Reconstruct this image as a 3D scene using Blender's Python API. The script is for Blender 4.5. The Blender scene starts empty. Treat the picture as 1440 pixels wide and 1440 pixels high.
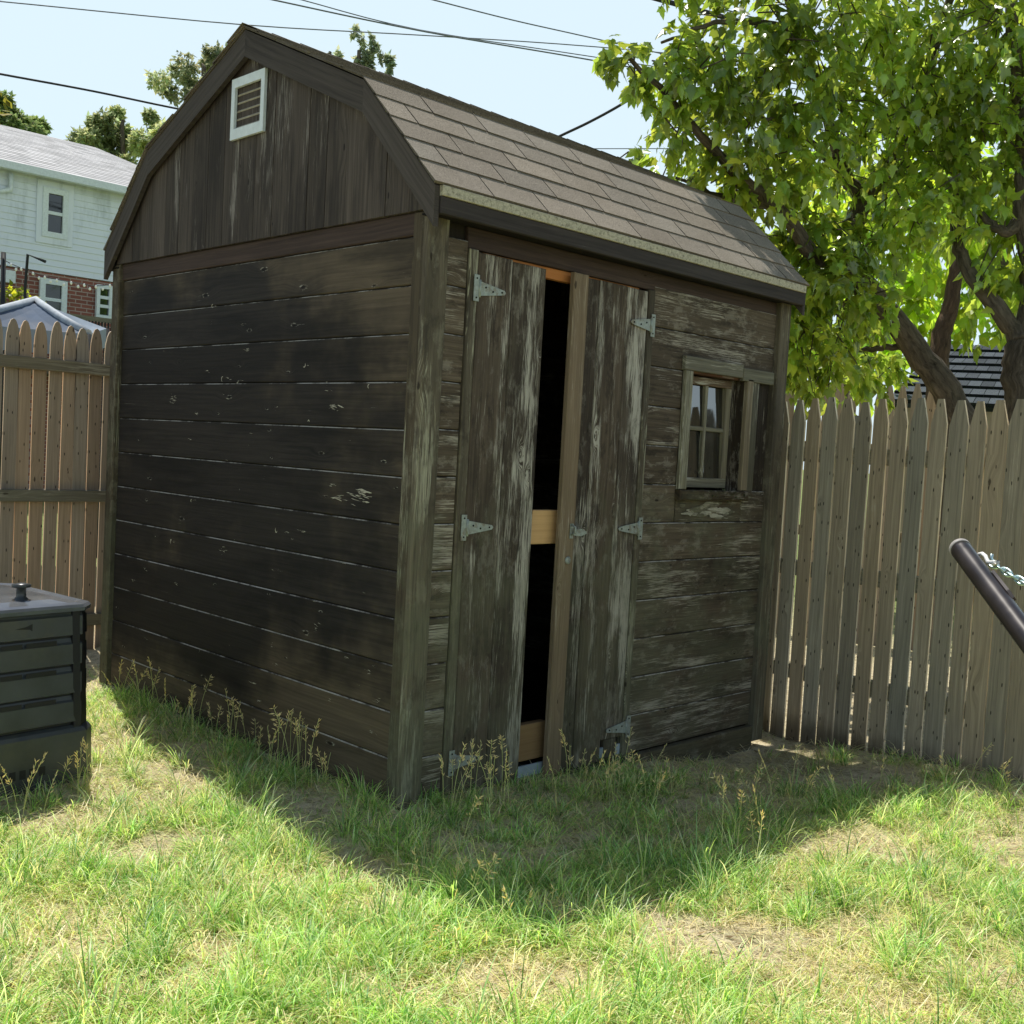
import bpy, bmesh, math, random
import numpy as np
from mathutils import Vector, Matrix
random.seed(7); RNG = np.random.default_rng(11)
R = math.radians
sc = bpy.context.scene
COL = sc.collection

# ------------------------------------------------------------------ camera
CAM = Vector((-2.70996, -3.23628, 1.43)); FPX = 1537.95
YAW, PITCH, ROLL = 0.785903, -0.0563923, 0.0552971
FW = Vector((math.cos(YAW)*math.cos(PITCH), math.sin(YAW)*math.cos(PITCH), math.sin(PITCH)))
_r0 = Vector((math.sin(YAW), -math.cos(YAW), 0)); _u0 = _r0.cross(FW)
RT = _r0*math.cos(ROLL) + _u0*math.sin(ROLL); UP = -_r0*math.sin(ROLL) + _u0*math.cos(ROLL)
cd = bpy.data.cameras.new('camera'); co = bpy.data.objects.new('camera', cd); COL.objects.link(co)
co.matrix_world = Matrix(((RT.x, UP.x, -FW.x, CAM.x), (RT.y, UP.y, -FW.y, CAM.y), (RT.z, UP.z, -FW.z, CAM.z), (0, 0, 0, 1)))
cd.sensor_width = 36; cd.lens = FPX/1440*36; cd.clip_end = 2000; cd.clip_start = .05
sc.camera = co
def ray(px, py): return FW + RT*((px-720)/FPX) - UP*((py-720)/FPX)
def at(px, py, d): return CAM + ray(px, py)*d                       # point of the survey at a depth
def on(px, py, ax, c):                                              # ... or on a plane
    k = ray(px, py); return CAM + k*((c-CAM[ax])/k[ax])
def cam_px(P):
    P = np.asarray(P, float) - np.array(CAM); z = P@np.array(FW)
    return 720+FPX*(P@np.array(RT))/z, 720-FPX*(P@np.array(UP))/z, z

# ------------------------------------------------------------------ world
SUN = Vector((.128, .445, 1)).normalized()
w = bpy.data.worlds.new('World'); sc.world = w; w.use_nodes = True
nt = w.node_tree; sky = nt.nodes.new('ShaderNodeTexSky'); sky.sky_type = 'NISHITA'; sky.sun_disc = False
sky.sun_elevation = math.asin(SUN.z); sky.sun_rotation = math.atan2(SUN.x, SUN.y)
sky.air_density = 1.0; sky.dust_density = .8; sky.ozone_density = 1.0
bg = nt.nodes['Background']; bg.inputs[1].default_value = .10
hz_ = nt.nodes.new('ShaderNodeMix'); hz_.data_type = 'RGBA'; tc_ = nt.nodes.new('ShaderNodeTexCoord'); sx3 = nt.nodes.new('ShaderNodeSeparateXYZ'); mr_ = nt.nodes.new('ShaderNodeMapRange')
mr_.inputs[1].default_value = .38; mr_.inputs[2].default_value = .52; mr_.inputs[3].default_value = .85; mr_.inputs[4].default_value = 0
nt.links.new(tc_.outputs['Generated'], sx3.inputs[0]); nt.links.new(sx3.outputs[2], mr_.inputs[0]); nt.links.new(mr_.outputs[0], hz_.inputs[0])   # thin summer haze whitens the blue
hz_.inputs[7].default_value = (8.4, 10.1, 11.0, 1); nt.links.new(sky.outputs[0], hz_.inputs[6]); nt.links.new(hz_.outputs[2], bg.inputs[0])
sl = bpy.data.lights.new('sun', 'SUN'); sl.energy = 5.0; sl.angle = R(.5); sl.color = (1, .955, .87)
so = bpy.data.objects.new('sun', sl); COL.objects.link(so)
so.rotation_euler = SUN.to_track_quat('Z', 'Y').to_euler()
sc.view_settings.view_transform = 'Standard'; sc.view_settings.look = 'None'; sc.view_settings.exposure = 0
sc.render.engine = 'CYCLES'
cy = sc.cycles; cy.max_bounces = 8; cy.diffuse_bounces = 5; cy.glossy_bounces = 3; cy.transmission_bounces = 5; cy.transparent_max_bounces = 4
cy.sample_clamp_indirect = 6; cy.caustics_reflective = False; cy.caustics_refractive = False
try: cy.use_denoising = True
except Exception: pass

# ------------------------------------------------------------------ node helper
class G:
    def __init__(s, name):
        s.m = bpy.data.materials.new(name); s.m.use_nodes = True; s.t = s.m.node_tree
        s.t.nodes.clear(); s.out = s.t.nodes.new('ShaderNodeOutputMaterial')
    def n(s, typ, ins=None, **props):
        x = s.t.nodes.new(typ)
        for k, v in props.items(): setattr(x, k, v)
        for k, v in (ins or {}).items(): s.set(x.inputs[k], v)
        return x
    def set(s, sock, v):
        if isinstance(v, bpy.types.NodeSocket): s.t.links.new(v, sock)
        elif v is not None:
            if sock.type == 'RGBA' and len(v) == 3: v = (*v, 1)
            sock.default_value = v
    def math(s, op, a, b=None, c=None, clamp=False):
        x = s.n('ShaderNodeMath', operation=op, use_clamp=clamp); s.set(x.inputs[0], a)
        if b is not None: s.set(x.inputs[1], b)
        if c is not None: s.set(x.inputs[2], c)
        return x.outputs[0]
    def add(s, a, b): return s.math('ADD', a, b)
    def mul(s, a, b): return s.math('MULTIPLY', a, b)
    def mad(s, a, b, c): return s.math('MULTIPLY_ADD', a, b, c)
    def map(s, v, a, b, c=0., d=1., smooth=True):
        x = s.n('ShaderNodeMapRange', {0: v, 1: a, 2: b, 3: c, 4: d}, interpolation_type='SMOOTHSTEP' if smooth else 'LINEAR'); return x.outputs[0]
    def mix(s, f, a, b, mode='MIX'):
        x = s.n('ShaderNodeMix', data_type='RGBA', blend_type=mode); s.set(x.inputs[0], f); s.set(x.inputs[6], a); s.set(x.inputs[7], b); return x.outputs[2]
    def comb(s, x, y, z=0.): return s.n('ShaderNodeCombineXYZ', {0: x, 1: y, 2: z}).outputs[0]
    def sep(s, v): o = s.n('ShaderNodeSeparateXYZ', {0: v}).outputs; return o[0], o[1], o[2]
    def noise(s, v, scale=1., detail=3., rough=.55, dist=0.):
        return s.n('ShaderNodeTexNoise', {'Vector': v, 'Scale': scale, 'Detail': detail, 'Roughness': rough, 'Distortion': dist}).outputs[0]
    def ramp(s, f, stops):
        x = s.n('ShaderNodeValToRGB', {0: f}); cr = x.color_ramp
        while len(cr.elements) < len(stops): cr.elements.new(.5)
        for e, (p, c) in zip(cr.elements, stops): e.position = p; e.color = (*c, 1)
        return x.outputs[0]
    def pos(s): return s.n('ShaderNodeNewGeometry').outputs['Position']
    def uv(s): return s.n('ShaderNodeUVMap', uv_map='UVMap').outputs[0]
    def col(s): x = s.n('ShaderNodeAttribute', attribute_name='Col'); return x.outputs['Color'], x.outputs['Alpha']
    def bump(s, h, strength=.4, dist=.01): return s.n('ShaderNodeBump', {'Height': h, 'Strength': strength, 'Distance': dist}).outputs[0]
    def pbr(s, color, rough=.8, normal=None, spec=.3, metal=0., **kw):
        x = s.n('ShaderNodeBsdfPrincipled', {'Base Color': color, 'Roughness': rough, 'Specular IOR Level': spec, 'Metallic': metal})
        if normal is not None: s.set(x.inputs['Normal'], normal)
        for k, v in kw.items(): s.set(x.inputs[k], v)
        return x.outputs[0]
    def done(s, sh): s.t.links.new(sh, s.out.inputs[0]); return s.m

def wood(name, dark, mid, pale, wear=.0, green=0., black=0., brown=None, scuff=False, holes=False, rough=.85, bump=.5, soil=0., blotch=0., kn_t=.62):
    g = G(name); u, v, _ = g.sep(g.uv()); P = g.pos(); tint, al = g.col(); px, py, pz = g.sep(P)
    wv = g.noise(g.comb(g.mul(u, 1.6), g.mul(v, 7.)), 1, 2)
    # knots bend the grain around them
    vor = g.n('ShaderNodeTexVoronoi', {'Vector': g.comb(g.mul(u, 2.3), g.mul(v, 6.5)), 'Scale': 1., 'Randomness': 1.}, voronoi_dimensions='2D')
    kd, kc = vor.outputs['Distance'], vor.outputs['Color']
    kr, kg, kb = g.sep(kc); has = g.math('GREATER_THAN', kr, kn_t)
    kd = g.mul(kd, g.map(kb, 0, 1, .75, 2.2, False)); kd2 = g.add(kd, g.mul(g.noise(g.comb(g.mul(u, 40), g.mul(v, 60)), 1, 2), .045))
    v2 = g.add(g.mad(wv, .035, v), g.mul(has, g.mul(g.map(kd, .0, .35, 1, 0), .03)))
    g1 = g.noise(g.comb(g.mul(u, 1.7), g.mul(v2, 75)), 1, 5, .6)
    g2 = g.noise(g.comb(g.mul(u, 7), g.mul(v2, 310)), 1, 4, .68)
    big = g.noise(g.comb(g.mul(u, .9), g.mul(v, 3.)), 1, 4, .6)
    wor = g.noise(P, 1.7, 4, .6)
    c = g.ramp(g.mad(g1, .75, g.mul(g2, .3)), [(.28, dark), (.72, mid)])
    c = g.mix(1., c, tint, 'MULTIPLY')
    if brown:   # warm patches where the black stain has gone
        bm = g.map(g.add(g.mul(wor, .8), g.add(g.map(py, 1.3, .0, 0, .22), g.add(g.map(pz, .55, 0, 0, .34), g.map(pz, 1.9, 2.25, 0, .2)))), .46, .74)
        c = g.mix(g.mul(bm, .8), c, g.mix(1., brown, g.ramp(g1, [(.25, (.55,)*3), (.75, (1.2,)*3)]), 'MULTIPLY'))
    if black:
        c = g.mix(g.mul(g.map(g.noise(g.comb(g.mul(u, 1.1), g.mul(v, 5), 3.3), 1, 5, .65), .45, .68), black), c, (dark[0]*.45, dark[1]*.45, dark[2]*.5))
    patch = g.map(g.noise(g.comb(g.mul(u, 1.5), g.mul(v, 9.), 7.7), 1, 5, .62), .36, .66)
    wm = g.add(g.add(g.mul(g2, 1.0), g.mul(g1, .35)), g.add(g.mul(patch, .36), g.mad(al, .40, wear-.22)))
    wm = g.mul(g.map(wm, .80, .94), .85)
    c = g.mix(wm, c, g.mix(g.mul(g.noise(g.comb(u, g.mul(v, 30)), 2, 3), .5), pale, mid))
    if blotch:   # remnants of flaked paint and bleached patches across the grain
        bl = g.noise(g.comb(g.mul(u, 9), g.mul(v, 17), 2.1), 1, 6, .72); b2 = g.noise(P, 2.6, 3, .5)
        bm_ = g.mul(g.map(g.add(g.mul(bl, .75), g.mul(b2, .4)), .60, .70), blotch)
        c = g.mix(bm_, c, g.mix(g2, mid, pale))
        dk = g.map(g.noise(g.comb(g.mul(u, 5), g.mul(v, 12), 9.1), 1, 5, .7), .53, .66, 0, .6)
        c = g.mix(dk, c, g.mix(1., dark, (.8, .8, .8), 'MULTIPLY'))
    if green:
        gm = g.mul(g.map(g.add(g.noise(P, 3.1, 5, .65), g.map(pz, 1.9, .3, -.12, .12)), .44, .66), green)
        c = g.mix(gm, c, g.mix(1., (.150, .155, .098), g.ramp(g2, [(.3, (.5,)*3), (.75, (1.35,)*3)]), 'MULTIPLY'))
    if soil:
        sm = g.map(g.add(pz, g.mul(g.noise(P, 9, 3), .12)), .0, .15, soil, 0)
        c = g.mix(sm, c, (.045, .034, .02))
    # the knots themselves
    kn = g.mul(has, g.map(kd2, .045, .07, 1, 0)); ring = g.mul(has, g.mul(g.map(kd2, .055, .07), g.map(kd2, .075, .1, 1, 0)))
    c = g.mix(g.mul(kn, .85), c, (dark[0]*.35, dark[1]*.3, dark[2]*.25))
    if scuff:
        brk = g.map(g.noise(g.comb(g.mul(u, 34), g.mul(v, 90)), 1, 3, .7), .50, .60)
        c = g.mix(g.mul(g.mul(ring, brk), .75), c, (.40, .38, .32))
        line = g.map(g.noise(g.comb(g.mul(u, 9), g.mul(v, 210)), 1, 3, .6), .66, .72)
        near = g.mul(g.math('GREATER_THAN', kg, .55), g.map(kd, .05, .28, 1, 0))
        c = g.mix(g.mul(g.mul(line, near), .55), c, (.42, .40, .34))
    h = g.add(g.mul(g1, .6), g.mul(g2, .5))
    if holes:
        vh = g.n('ShaderNodeTexVoronoi', {'Vector': g.comb(g.mul(u, 7.), g.mul(v, 24.)), 'Scale': 1.}, voronoi_dimensions='2D')
        hm = g.mul(g.map(g.add(vh.outputs['Distance'], g.mul(g.noise(g.comb(g.mul(u, 60), g.mul(v, 60)), 1, 1), .06)), .085, .115, 1, 0), g.math('GREATER_THAN', g.sep(vh.outputs['Color'])[0], .5))
        c = g.mix(g.mul(hm, .9), c, (.018, .013, .009))
    return g.done(g.pbr(c, rough, g.bump(h, bump, .004), .25))

def plain(name, c, rough=.6, metal=0., var=.25, scale=9., spec=.3, bump=0., dirt=None):
    g = G(name); P = g.pos(); n = g.noise(P, scale, 5, .6)
    a = tuple(x*(1-var) for x in c); b = tuple(min(1, x*(1+var)) for x in c)
    cc = g.ramp(n, [(.3, a), (.7, b)])
    if dirt: cc = g.mix(g.map(g.noise(P, scale*.37, 6, .7), .48, .68), cc, dirt)
    return g.done(g.pbr(cc, g.map(n, .3, .7, rough*.85, min(1, rough*1.15)), g.bump(g.noise(P, scale*7, 4), bump, .004) if bump else None, spec, metal))

# ------------------------------------------------------------------ mesh helper
class MB:
    def __init__(s): s.v = []; s.f = []; s.uv = []; s.c = []; s.mi = []; s.sm = []
    def face(s, pts, uvs=None, col=(1, 1, 1, 0), mi=0, smooth=False):
        b = len(s.v); s.v += [tuple(p) for p in pts]; s.f.append(tuple(range(b, b+len(pts))))
        s.uv += list(uvs) if uvs else [(p[0]+p[2]*.3, p[1]+p[2]) for p in pts]
        s.c += [col]*len(pts); s.mi.append(mi); s.sm.append(smooth)
    def plank(s, o, U, V, W, lu, lv, lw, col=(1, 1, 1, 0), ch=.003, mi=0, edge=None, jit=True):
        """board: o corner, U along, V across, W outward; chamfered outer face"""
        o, U, V, W = Vector(o), Vector(U).normalized(), Vector(V).normalized(), Vector(W).normalized()
        fl = U.cross(V).dot(W) < 0
        a = random.uniform(0, 40) if jit else 0; b = random.uniform(0, 40) if jit else 0
        def p(u, v, q): return o+U*u+V*v+W*q
        def q4(uvq, m):
            pts = [p(*t) for t in uvq]; uvs = [(a+t[0], b+t[1]+(t[2] if t[2] else 0)*.7) for t in uvq]
            if fl: pts.reverse(); uvs.reverse()
            s.face(pts, uvs, col, m)
        c = min(ch, lu*.3, lv*.3, lw*.6); e = mi if edge is None else edge; L = lw-c
        q4([(c, c, lw), (lu-c, c, lw), (lu-c, lv-c, lw), (c, lv-c, lw)], mi)
        q4([(0, 0, L), (lu, 0, L), (lu-c, c, lw), (c, c, lw)], mi); q4([(lu-c, lv-c, lw), (lu, lv, L), (0, lv, L), (c, lv-c, lw)][::-1] if False else [(c, lv-c, lw), (lu-c, lv-c, lw), (lu, lv, L), (0, lv, L)], e)
        q4([(0, 0, L), (c, c, lw), (c, lv-c, lw), (0, lv, L)], mi); q4([(lu-c, c, lw), (lu, 0, L), (lu, lv, L), (lu-c, lv-c, lw)], mi)
        q4([(0, 0, 0), (lu, 0, 0), (lu, 0, L), (0, 0, L)], mi); q4([(0, lv, L), (lu, lv, L), (lu, lv, 0), (0, lv, 0)], mi)
        q4([(0, lv, 0), (0, 0, 0), (0, 0, L), (0, lv, L)], mi); q4([(lu, 0, 0), (lu, lv, 0), (lu, lv, L), (lu, 0, L)], mi)
        q4([(0, lv, 0), (lu, lv, 0), (lu, 0, 0), (0, 0, 0)], mi)
    def box(s, a, b, col=(1, 1, 1, 0), mi=0, ch=.002):
        a = Vector(a); b = Vector(b); d = b-a
        ax = sorted(range(3), key=lambda i: -d[i]); E = [Vector((1, 0, 0)), Vector((0, 1, 0)), Vector((0, 0, 1))]
        s.plank(a, E[ax[0]], E[ax[1]], E[ax[2]], d[ax[0]], d[ax[1]], d[ax[2]], col, ch, mi)
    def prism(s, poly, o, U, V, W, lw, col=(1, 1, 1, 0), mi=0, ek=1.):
        """extrude 2-D polygon (u,v) by lw along W"""
        o, U, V, W = map(Vector, (o, U, V, W)); a, b = random.uniform(0, 40), random.uniform(0, 40)
        n = len(poly); ar = sum(poly[i][0]*poly[(i+1) % n][1]-poly[(i+1) % n][0]*poly[i][1] for i in range(n))
        if (ar < 0) != (U.cross(V).dot(W) < 0): poly = poly[::-1]
        F = [o+U*u+V*v+W*lw for u, v in poly]; B = [o+U*u+V*v for u, v in poly]; uv = [(a+v, b+u) for u, v in poly]
        s.face(F, uv, col, mi); s.face(B[::-1], uv[::-1], col, mi)
        for i in range(n):
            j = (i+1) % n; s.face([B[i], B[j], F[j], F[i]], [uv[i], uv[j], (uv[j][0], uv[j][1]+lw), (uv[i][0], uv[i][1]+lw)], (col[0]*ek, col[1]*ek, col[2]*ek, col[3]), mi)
    def tube(s, pts, rad, n=8, col=(1, 1, 1, 0), mi=0, cap=True):
        pts = [Vector(p) for p in pts]; rad = rad if isinstance(rad, (list, tuple)) else [rad]*len(pts)
        b0 = len(s.v); up = None; rings = []; L = 0
        for i, p in enumerate(pts):
            t = (pts[min(i+1, len(pts)-1)]-pts[max(i-1, 0)]).normalized()
            if up is None: up = t.orthogonal().normalized()
            x = (up-t*up.dot(t)).normalized(); up = x; y = t.cross(x)
            if i: L += (p-pts[i-1]).length
            rings.append((L, [p+(x*math.cos(k*2*math.pi/n)+y*math.sin(k*2*math.pi/n))*rad[i] for k in range(n)]))
        for i in range(len(pts)-1):
            for k in range(n):
                j = (k+1) % n; A, Bq = rings[i], rings[i+1]
                pts4 = [A[1][k], A[1][j], Bq[1][j], Bq[1][k]]
                s._shared = True
        # shared verts for smooth shading
        base = len(s.v)
        for L_, rg in rings: s.v += [tuple(q) for q in rg]
        for i in range(len(pts)-1):
            for k in range(n):
                j = (k+1) % n; s.f.append((base+i*n+k, base+i*n+j, base+(i+1)*n+j, base+(i+1)*n+k))
                l0, l1 = rings[i][0], rings[i+1][0]; c0, c1 = k*2*math.pi/n*rad[i], (k+1)*2*math.pi/n*rad[i]
                s.uv += [(l0, c0), (l0, c1), (l1, c1), (l1, c0)]; s.c += [col]*4; s.mi.append(mi); s.sm.append(True)
        if cap:
            for ring, rev in ((0, True), (len(pts)-1, False)):
                idx = [base+ring*n+k for k in range(n)]; idx = idx[::-1] if rev else idx
                s.f.append(tuple(idx)); s.uv += [(0, 0)]*n; s.c += [col]*n; s.mi.append(mi); s.sm.append(False)
    def lathe(s, prof, o, n=24, col=(1, 1, 1, 0), mi=0):
        o = Vector(o); base = len(s.v)
        for r, z in prof:
            s.v += [(o.x+r*math.cos(k*2*math.pi/n), o.y+r*math.sin(k*2*math.pi/n), o.z+z) for k in range(n)]
        for i in range(len(prof)-1):
            for k in range(n):
                j = (k+1) % n; s.f.append((base+i*n+k, base+i*n+j, base+(i+1)*n+j, base+(i+1)*n+k))
                s.uv += [(0, 0)]*4; s.c += [col]*4; s.mi.append(mi); s.sm.append(True)
        s.f.append(tuple(base+(len(prof)-1)*n+k for k in range(n))); s.uv += [(0, 0)]*n; s.c += [col]*n; s.mi.append(mi); s.sm.append(False)
    def build(s, name, mats, parent=None, origin=None):
        me = bpy.data.meshes.new(name)
        o_ = Vector(origin) if origin is not None else (parent.get('_o') and Vector(parent['_o']) or Vector()) if parent is not None else Vector()
        wl = world_loc(parent) if parent is not None else Vector()
        me.from_pydata([tuple(Vector(p)-wl) for p in s.v] if parent is not None else s.v, [], s.f)
        ul = me.uv_layers.new(name='UVMap'); ul.data.foreach_set('uv', np.array(s.uv, np.float32).ravel())
        ca = me.color_attributes.new('Col', 'FLOAT_COLOR', 'CORNER'); ca.data.foreach_set('color', np.array([c if len(c) == 4 else (*c, 0) for c in s.c], np.float32).ravel())
        me.polygons.foreach_set('material_index', s.mi); me.polygons.foreach_set('use_smooth', s.sm)
        for m in (mats if isinstance(mats, (list, tuple)) else [mats]): me.materials.append(m)
        ob = bpy.data.objects.new(name, me); COL.objects.link(ob); ob.parent = parent
        if parent is None and True:
            c = sum((v.co for v in me.vertices), Vector())/max(1, len(me.vertices)); c.z = min(v.co.z for v in me.vertices)
            me.transform(Matrix.Translation(-c)); ob.location = c
        return ob
def world_loc(o):
    p = Vector()
    while o is not None: p += o.location; o = o.parent
    return p
def tag(o, label=None, cat=None, group=None, kind=None):
    for k, v in (('label', label), ('category', cat), ('group', group), ('kind', kind)):
        if v: o[k] = v
    return o
def thing(name, label, cat, loc=(0, 0, 0), group=None):
    o = bpy.data.objects.new(name, None); COL.objects.link(o); o.location = loc; o.empty_display_size = .1
    return tag(o, label, cat, group)
def np_mesh(name, verts, faces_sizes, loops, mats, cols=None, parent=None, smooth=False, mi=None):
    """verts (N,3); faces_sizes (F,), loops flat vertex indices; cols (N,4) per vertex"""
    me = bpy.data.meshes.new(name)
    if parent is not None: verts = verts - np.array(world_loc(parent))
    me.vertices.add(len(verts)); me.vertices.foreach_set('co', verts.astype(np.float32).ravel())
    me.loops.add(len(loops)); me.loops.foreach_set('vertex_index', loops.astype(np.int32))
    me.polygons.add(len(faces_sizes)); st = np.concatenate([[0], np.cumsum(faces_sizes)[:-1]]).astype(np.int32)
    me.polygons.foreach_set('loop_start', st)
    if smooth: me.polygons.foreach_set('use_smooth', np.ones(len(faces_sizes), bool))
    if mi is not None: me.polygons.foreach_set('material_index', mi.astype(np.int32))
    me.update(calc_edges=True)
    if cols is not None:
        ca = me.color_attributes.new('Col', 'FLOAT_COLOR', 'POINT'); ca.data.foreach_set('color', cols.astype(np.float32).ravel())
    for m in (mats if isinstance(mats, (list, tuple)) else [mats]): me.materials.append(m)
    ob = bpy.data.objects.new(name, me); COL.objects.link(ob); ob.parent = parent
    return ob
def ft(a=.15, w=0., warm=.05):
    k = random.uniform(1-a, 1+a); q = random.uniform(-warm, warm); return (k*(1+q), k, k*(1-q), w)
X, Y, Z = Vector((1, 0, 0)), Vector((0, 1, 0)), Vector((0, 0, 1))

# ------------------------------------------------------------------ materials
M = {}
M['side'] = wood('black_stained_siding', (.0085, .0074, .0064), (.036, .030, .025), (.27, .25, .20), wear=-.19, black=.55, brown=(.145, .110, .072), kn_t=.5, scuff=True, bump=.35, rough=.8)
M['front'] = wood('weathered_siding', (.032, .024, .017), (.165, .130, .093), (.54, .50, .41), wear=.03, green=.42, black=.5, bump=.9, blotch=.4)
M['door'] = wood('weathered_door_boards', (.030, .023, .017), (.150, .119, .088), (.62, .59, .50), wear=.045, green=.36, black=.6, bump=1., blotch=.25)
M['post'] = wood('weathered_corner_board', (.055, .045, .034), (.19, .16, .115), (.46, .45, .33), wear=.06, green=.5, black=.5, bump=1., blotch=.25)
M['gable'] = wood('gable_boards', (.024, .020, .018), (.115, .095, .080), (.38, .35, .31), wear=-.06, black=.55, bump=.7)
M['rake'] = wood('rake_boards', (.036, .030, .026), (.095, .080, .070), (.26, .23, .2), wear=-.14, black=.35, bump=.35)
M['trim'] = wood('red_brown_trim', (.028, .019, .016), (.088, .059, .048), (.2, .17, .15), wear=-.2, black=.3, bump=.4)
M['casing'] = wood('grey_casing', (.07, .063, .05), (.26, .24, .18), (.52, .50, .41), wear=.02, green=.3, black=.2, bump=.6)
M['batten'] = wood('brown_batten', (.11, .08, .052), (.27, .205, .135), (.46, .41, .32), wear=-.03, green=.12, bump=.5)
M['new'] = wood('fresh_pine', (.52, .32, .14), (.70, .47, .24), (.72, .55, .34), wear=-.3, bump=.2)
M['fence'] = wood('fence_pickets', (.165, .136, .095), (.45, .385, .28), (.56, .50, .38), wear=-.06, holes=True, bump=.5, soil=.7)
M['fenceL'] = wood('gothic_pickets', (.235, .175, .122), (.48, .37, .27), (.52, .45, .36), wear=-.12, holes=True, bump=.35, soil=.4)
M['rail'] = wood('fence_rails', (.11, .097, .07), (.30, .265, .19), (.46, .43, .33), wear=.0, green=.3, bump=.6)
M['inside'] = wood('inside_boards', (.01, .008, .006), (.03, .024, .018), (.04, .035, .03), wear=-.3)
def edge_mat():
    g = G('worn_board_edge'); u, v, _ = g.sep(g.uv()); n = g.noise(g.comb(g.mul(u, 9), 1.7), 1, 5, .7); P = g.pos()
    m = g.map(g.add(g.mul(n, .75), g.mul(g.noise(P, 2.2, 3), .5)), .54, .72)
    return g.done(g.pbr(g.mix(m, (.045, .038, .03), (.44, .41, .35)), .85))
M['edge'] = edge_mat()
M['peeled'] = wood('peeled_board', (.10, .085, .06), (.30, .27, .20), (.60, .57, .47), wear=.24, green=.45, black=.7, bump=1., blotch=.9)
M['scuff'] = plain('raw_wood_scuff', (.44, .41, .33), .8, var=.3, scale=60)
def shingle_mat(name, a, b, c2):
    g = G(name); P = g.pos(); tint, al = g.col()
    sp = g.noise(P, 330, 2, .7); n2 = g.noise(P, 4, 4, .6); n3 = g.noise(P, 46, 3, .6)
    c = g.ramp(sp, [(.36, a), (.52, b), (.68, c2)]); c = g.mix(1., c, tint, 'MULTIPLY')
    c = g.mix(g.map(n2, .4, .7, 0, .35), c, g.mix(1., c, (.62, .6, .56), 'MULTIPLY'))
    return g.done(g.pbr(c, .95, g.bump(g.add(sp, g.mul(n3, .5)), .55, .003), .15))
M['shingle'] = shingle_mat('brown_shingles', (.13, .110, .085), (.29, .25, .198), (.48, .42, .34))
M['slate'] = shingle_mat('dark_shingles', (.030, .036, .045), (.075, .088, .105), (.14, .16, .18))
M['hroof'] = shingle_mat('grey_roof', (.46, .45, .45), (.60, .59, .59), (.72, .71, .70))
M['drip'] = plain('old_beige_paint', (.46, .42, .31), .7, var=.3, scale=150, dirt=(.16, .14, .10))
M['zinc'] = plain('galvanised_steel', (.33, .365, .335), .6, .3, .25, 60, dirt=(.22, .19, .14))
M['white'] = plain('white_metal', (.66, .72, .74), .4, 0, .1, 30)
M['louvre'] = plain('louvre_paint', (.36, .33, .27), .6, 0, .25, 30)
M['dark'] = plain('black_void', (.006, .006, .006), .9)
M['plastic'] = plain('dark_plastic', (.046, .051, .052), .36, 0, .3, 5, .5, dirt=(.07, .07, .055))
M['plastic_lid'] = plain('lid_plastic', (.11, .118, .13), .17, 0, .2, 6, .6, dirt=(.19, .19, .18))
M['plastic_dk'] = plain('shadow_plastic', (.012, .012, .013), .5, 0, .3, 5, .4)
M['tube'] = plain('bronze_paint', (.028, .022, .020), .33, .2, .3, 14, .5)
M['chainm'] = plain('zinc_chain', (.55, .70, .70), .32, .75, .12, 70)
def glass_mat(name, tint=(.004, .005, .006), ior=1.75, rough=.03):
    g = G(name); P = g.pos(); n = g.noise(P, 5, 4, .65)
    c = g.mix(g.map(n, .45, .75, 0, .6), tint, (.03, .032, .03))
    return g.done(g.pbr(c, g.map(n, .4, .75, rough, rough+.06), None, .5, 0, IOR=ior))
M['glass'] = glass_mat('dusty_glass', ior=2.7)
M['hglass'] = glass_mat('house_glass', (.01, .014, .018), 1.7, .02)
def siding_mat():
    g = G('vinyl_siding'); P = g.pos(); n = g.noise(P, .7, 6, .7); st = g.noise(g.n('ShaderNodeMapping', {0: P, 3: (2.5, 2.5, .6)}).outputs[0], 1, 5, .7)
    c = g.mix(g.map(st, .47, .68, 0, .8), (.72, .77, .84), (.46, .51, .55)); return g.done(g.pbr(c, .55))
M['vinyl'] = siding_mat()
def brick_mat():
    g = G('red_brick'); x, y, z = g.sep(g.pos())
    b = g.n('ShaderNodeTexBrick', {'Vector': g.comb(x, z), 'Color1': (.30, .105, .075), 'Color2': (.20, .072, .055), 'Mortar': (.42, .36, .32), 'Scale': 1., 'Mortar Size': .009, 'Brick Width': .22, 'Row Height': .075})
    return g.done(g.pbr(g.mix(g.mul(g.noise(g.pos(), 3, 4), .5), b.outputs[0], (.18, .09, .075)), .9))
M['brick'] = brick_mat()
M['awn'] = plain('blue_grey_canvas', (.20, .245, .30), .8, 0, .15, 3)
M['awn_in'] = plain('blue_canvas_inside', (.085, .115, .165), .8, 0, .25, 3)
M['tan'] = plain('tan_wall', (.34, .28, .20), .8, 0, .15, 4)
M['wire'] = plain('black_cable', (.02, .022, .025), .7)
M['wire_g'] = plain('grey_cable', (.13, .15, .17), .7)
M['lamp'] = plain('white_bulb', (.85, .85, .82), .3, 0, .03)
def bark_mat(name, a, b):
    g = G(name); u, v, _ = g.sep(g.uv()); P = g.pos()
    n = g.noise(g.comb(g.mul(u, 7), g.mul(v, 34)), 1, 6, .7, .6); n2 = g.noise(P, 2.2, 4)
    c = g.ramp(g.mad(n, .8, g.mul(n2, .25)), [(.35, a), (.7, b)])
    c = g.mix(g.map(n2, .5, .7, 0, .35), c, (.10, .115, .06))
    return g.done(g.pbr(c, .92, g.bump(n, 1., .05), .2))
M['bark'] = bark_mat('maple_bark', (.035, .027, .02), (.27, .22, .165))
M['bark2'] = bark_mat('red_bark', (.045, .03, .02), (.19, .125, .08))
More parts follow.
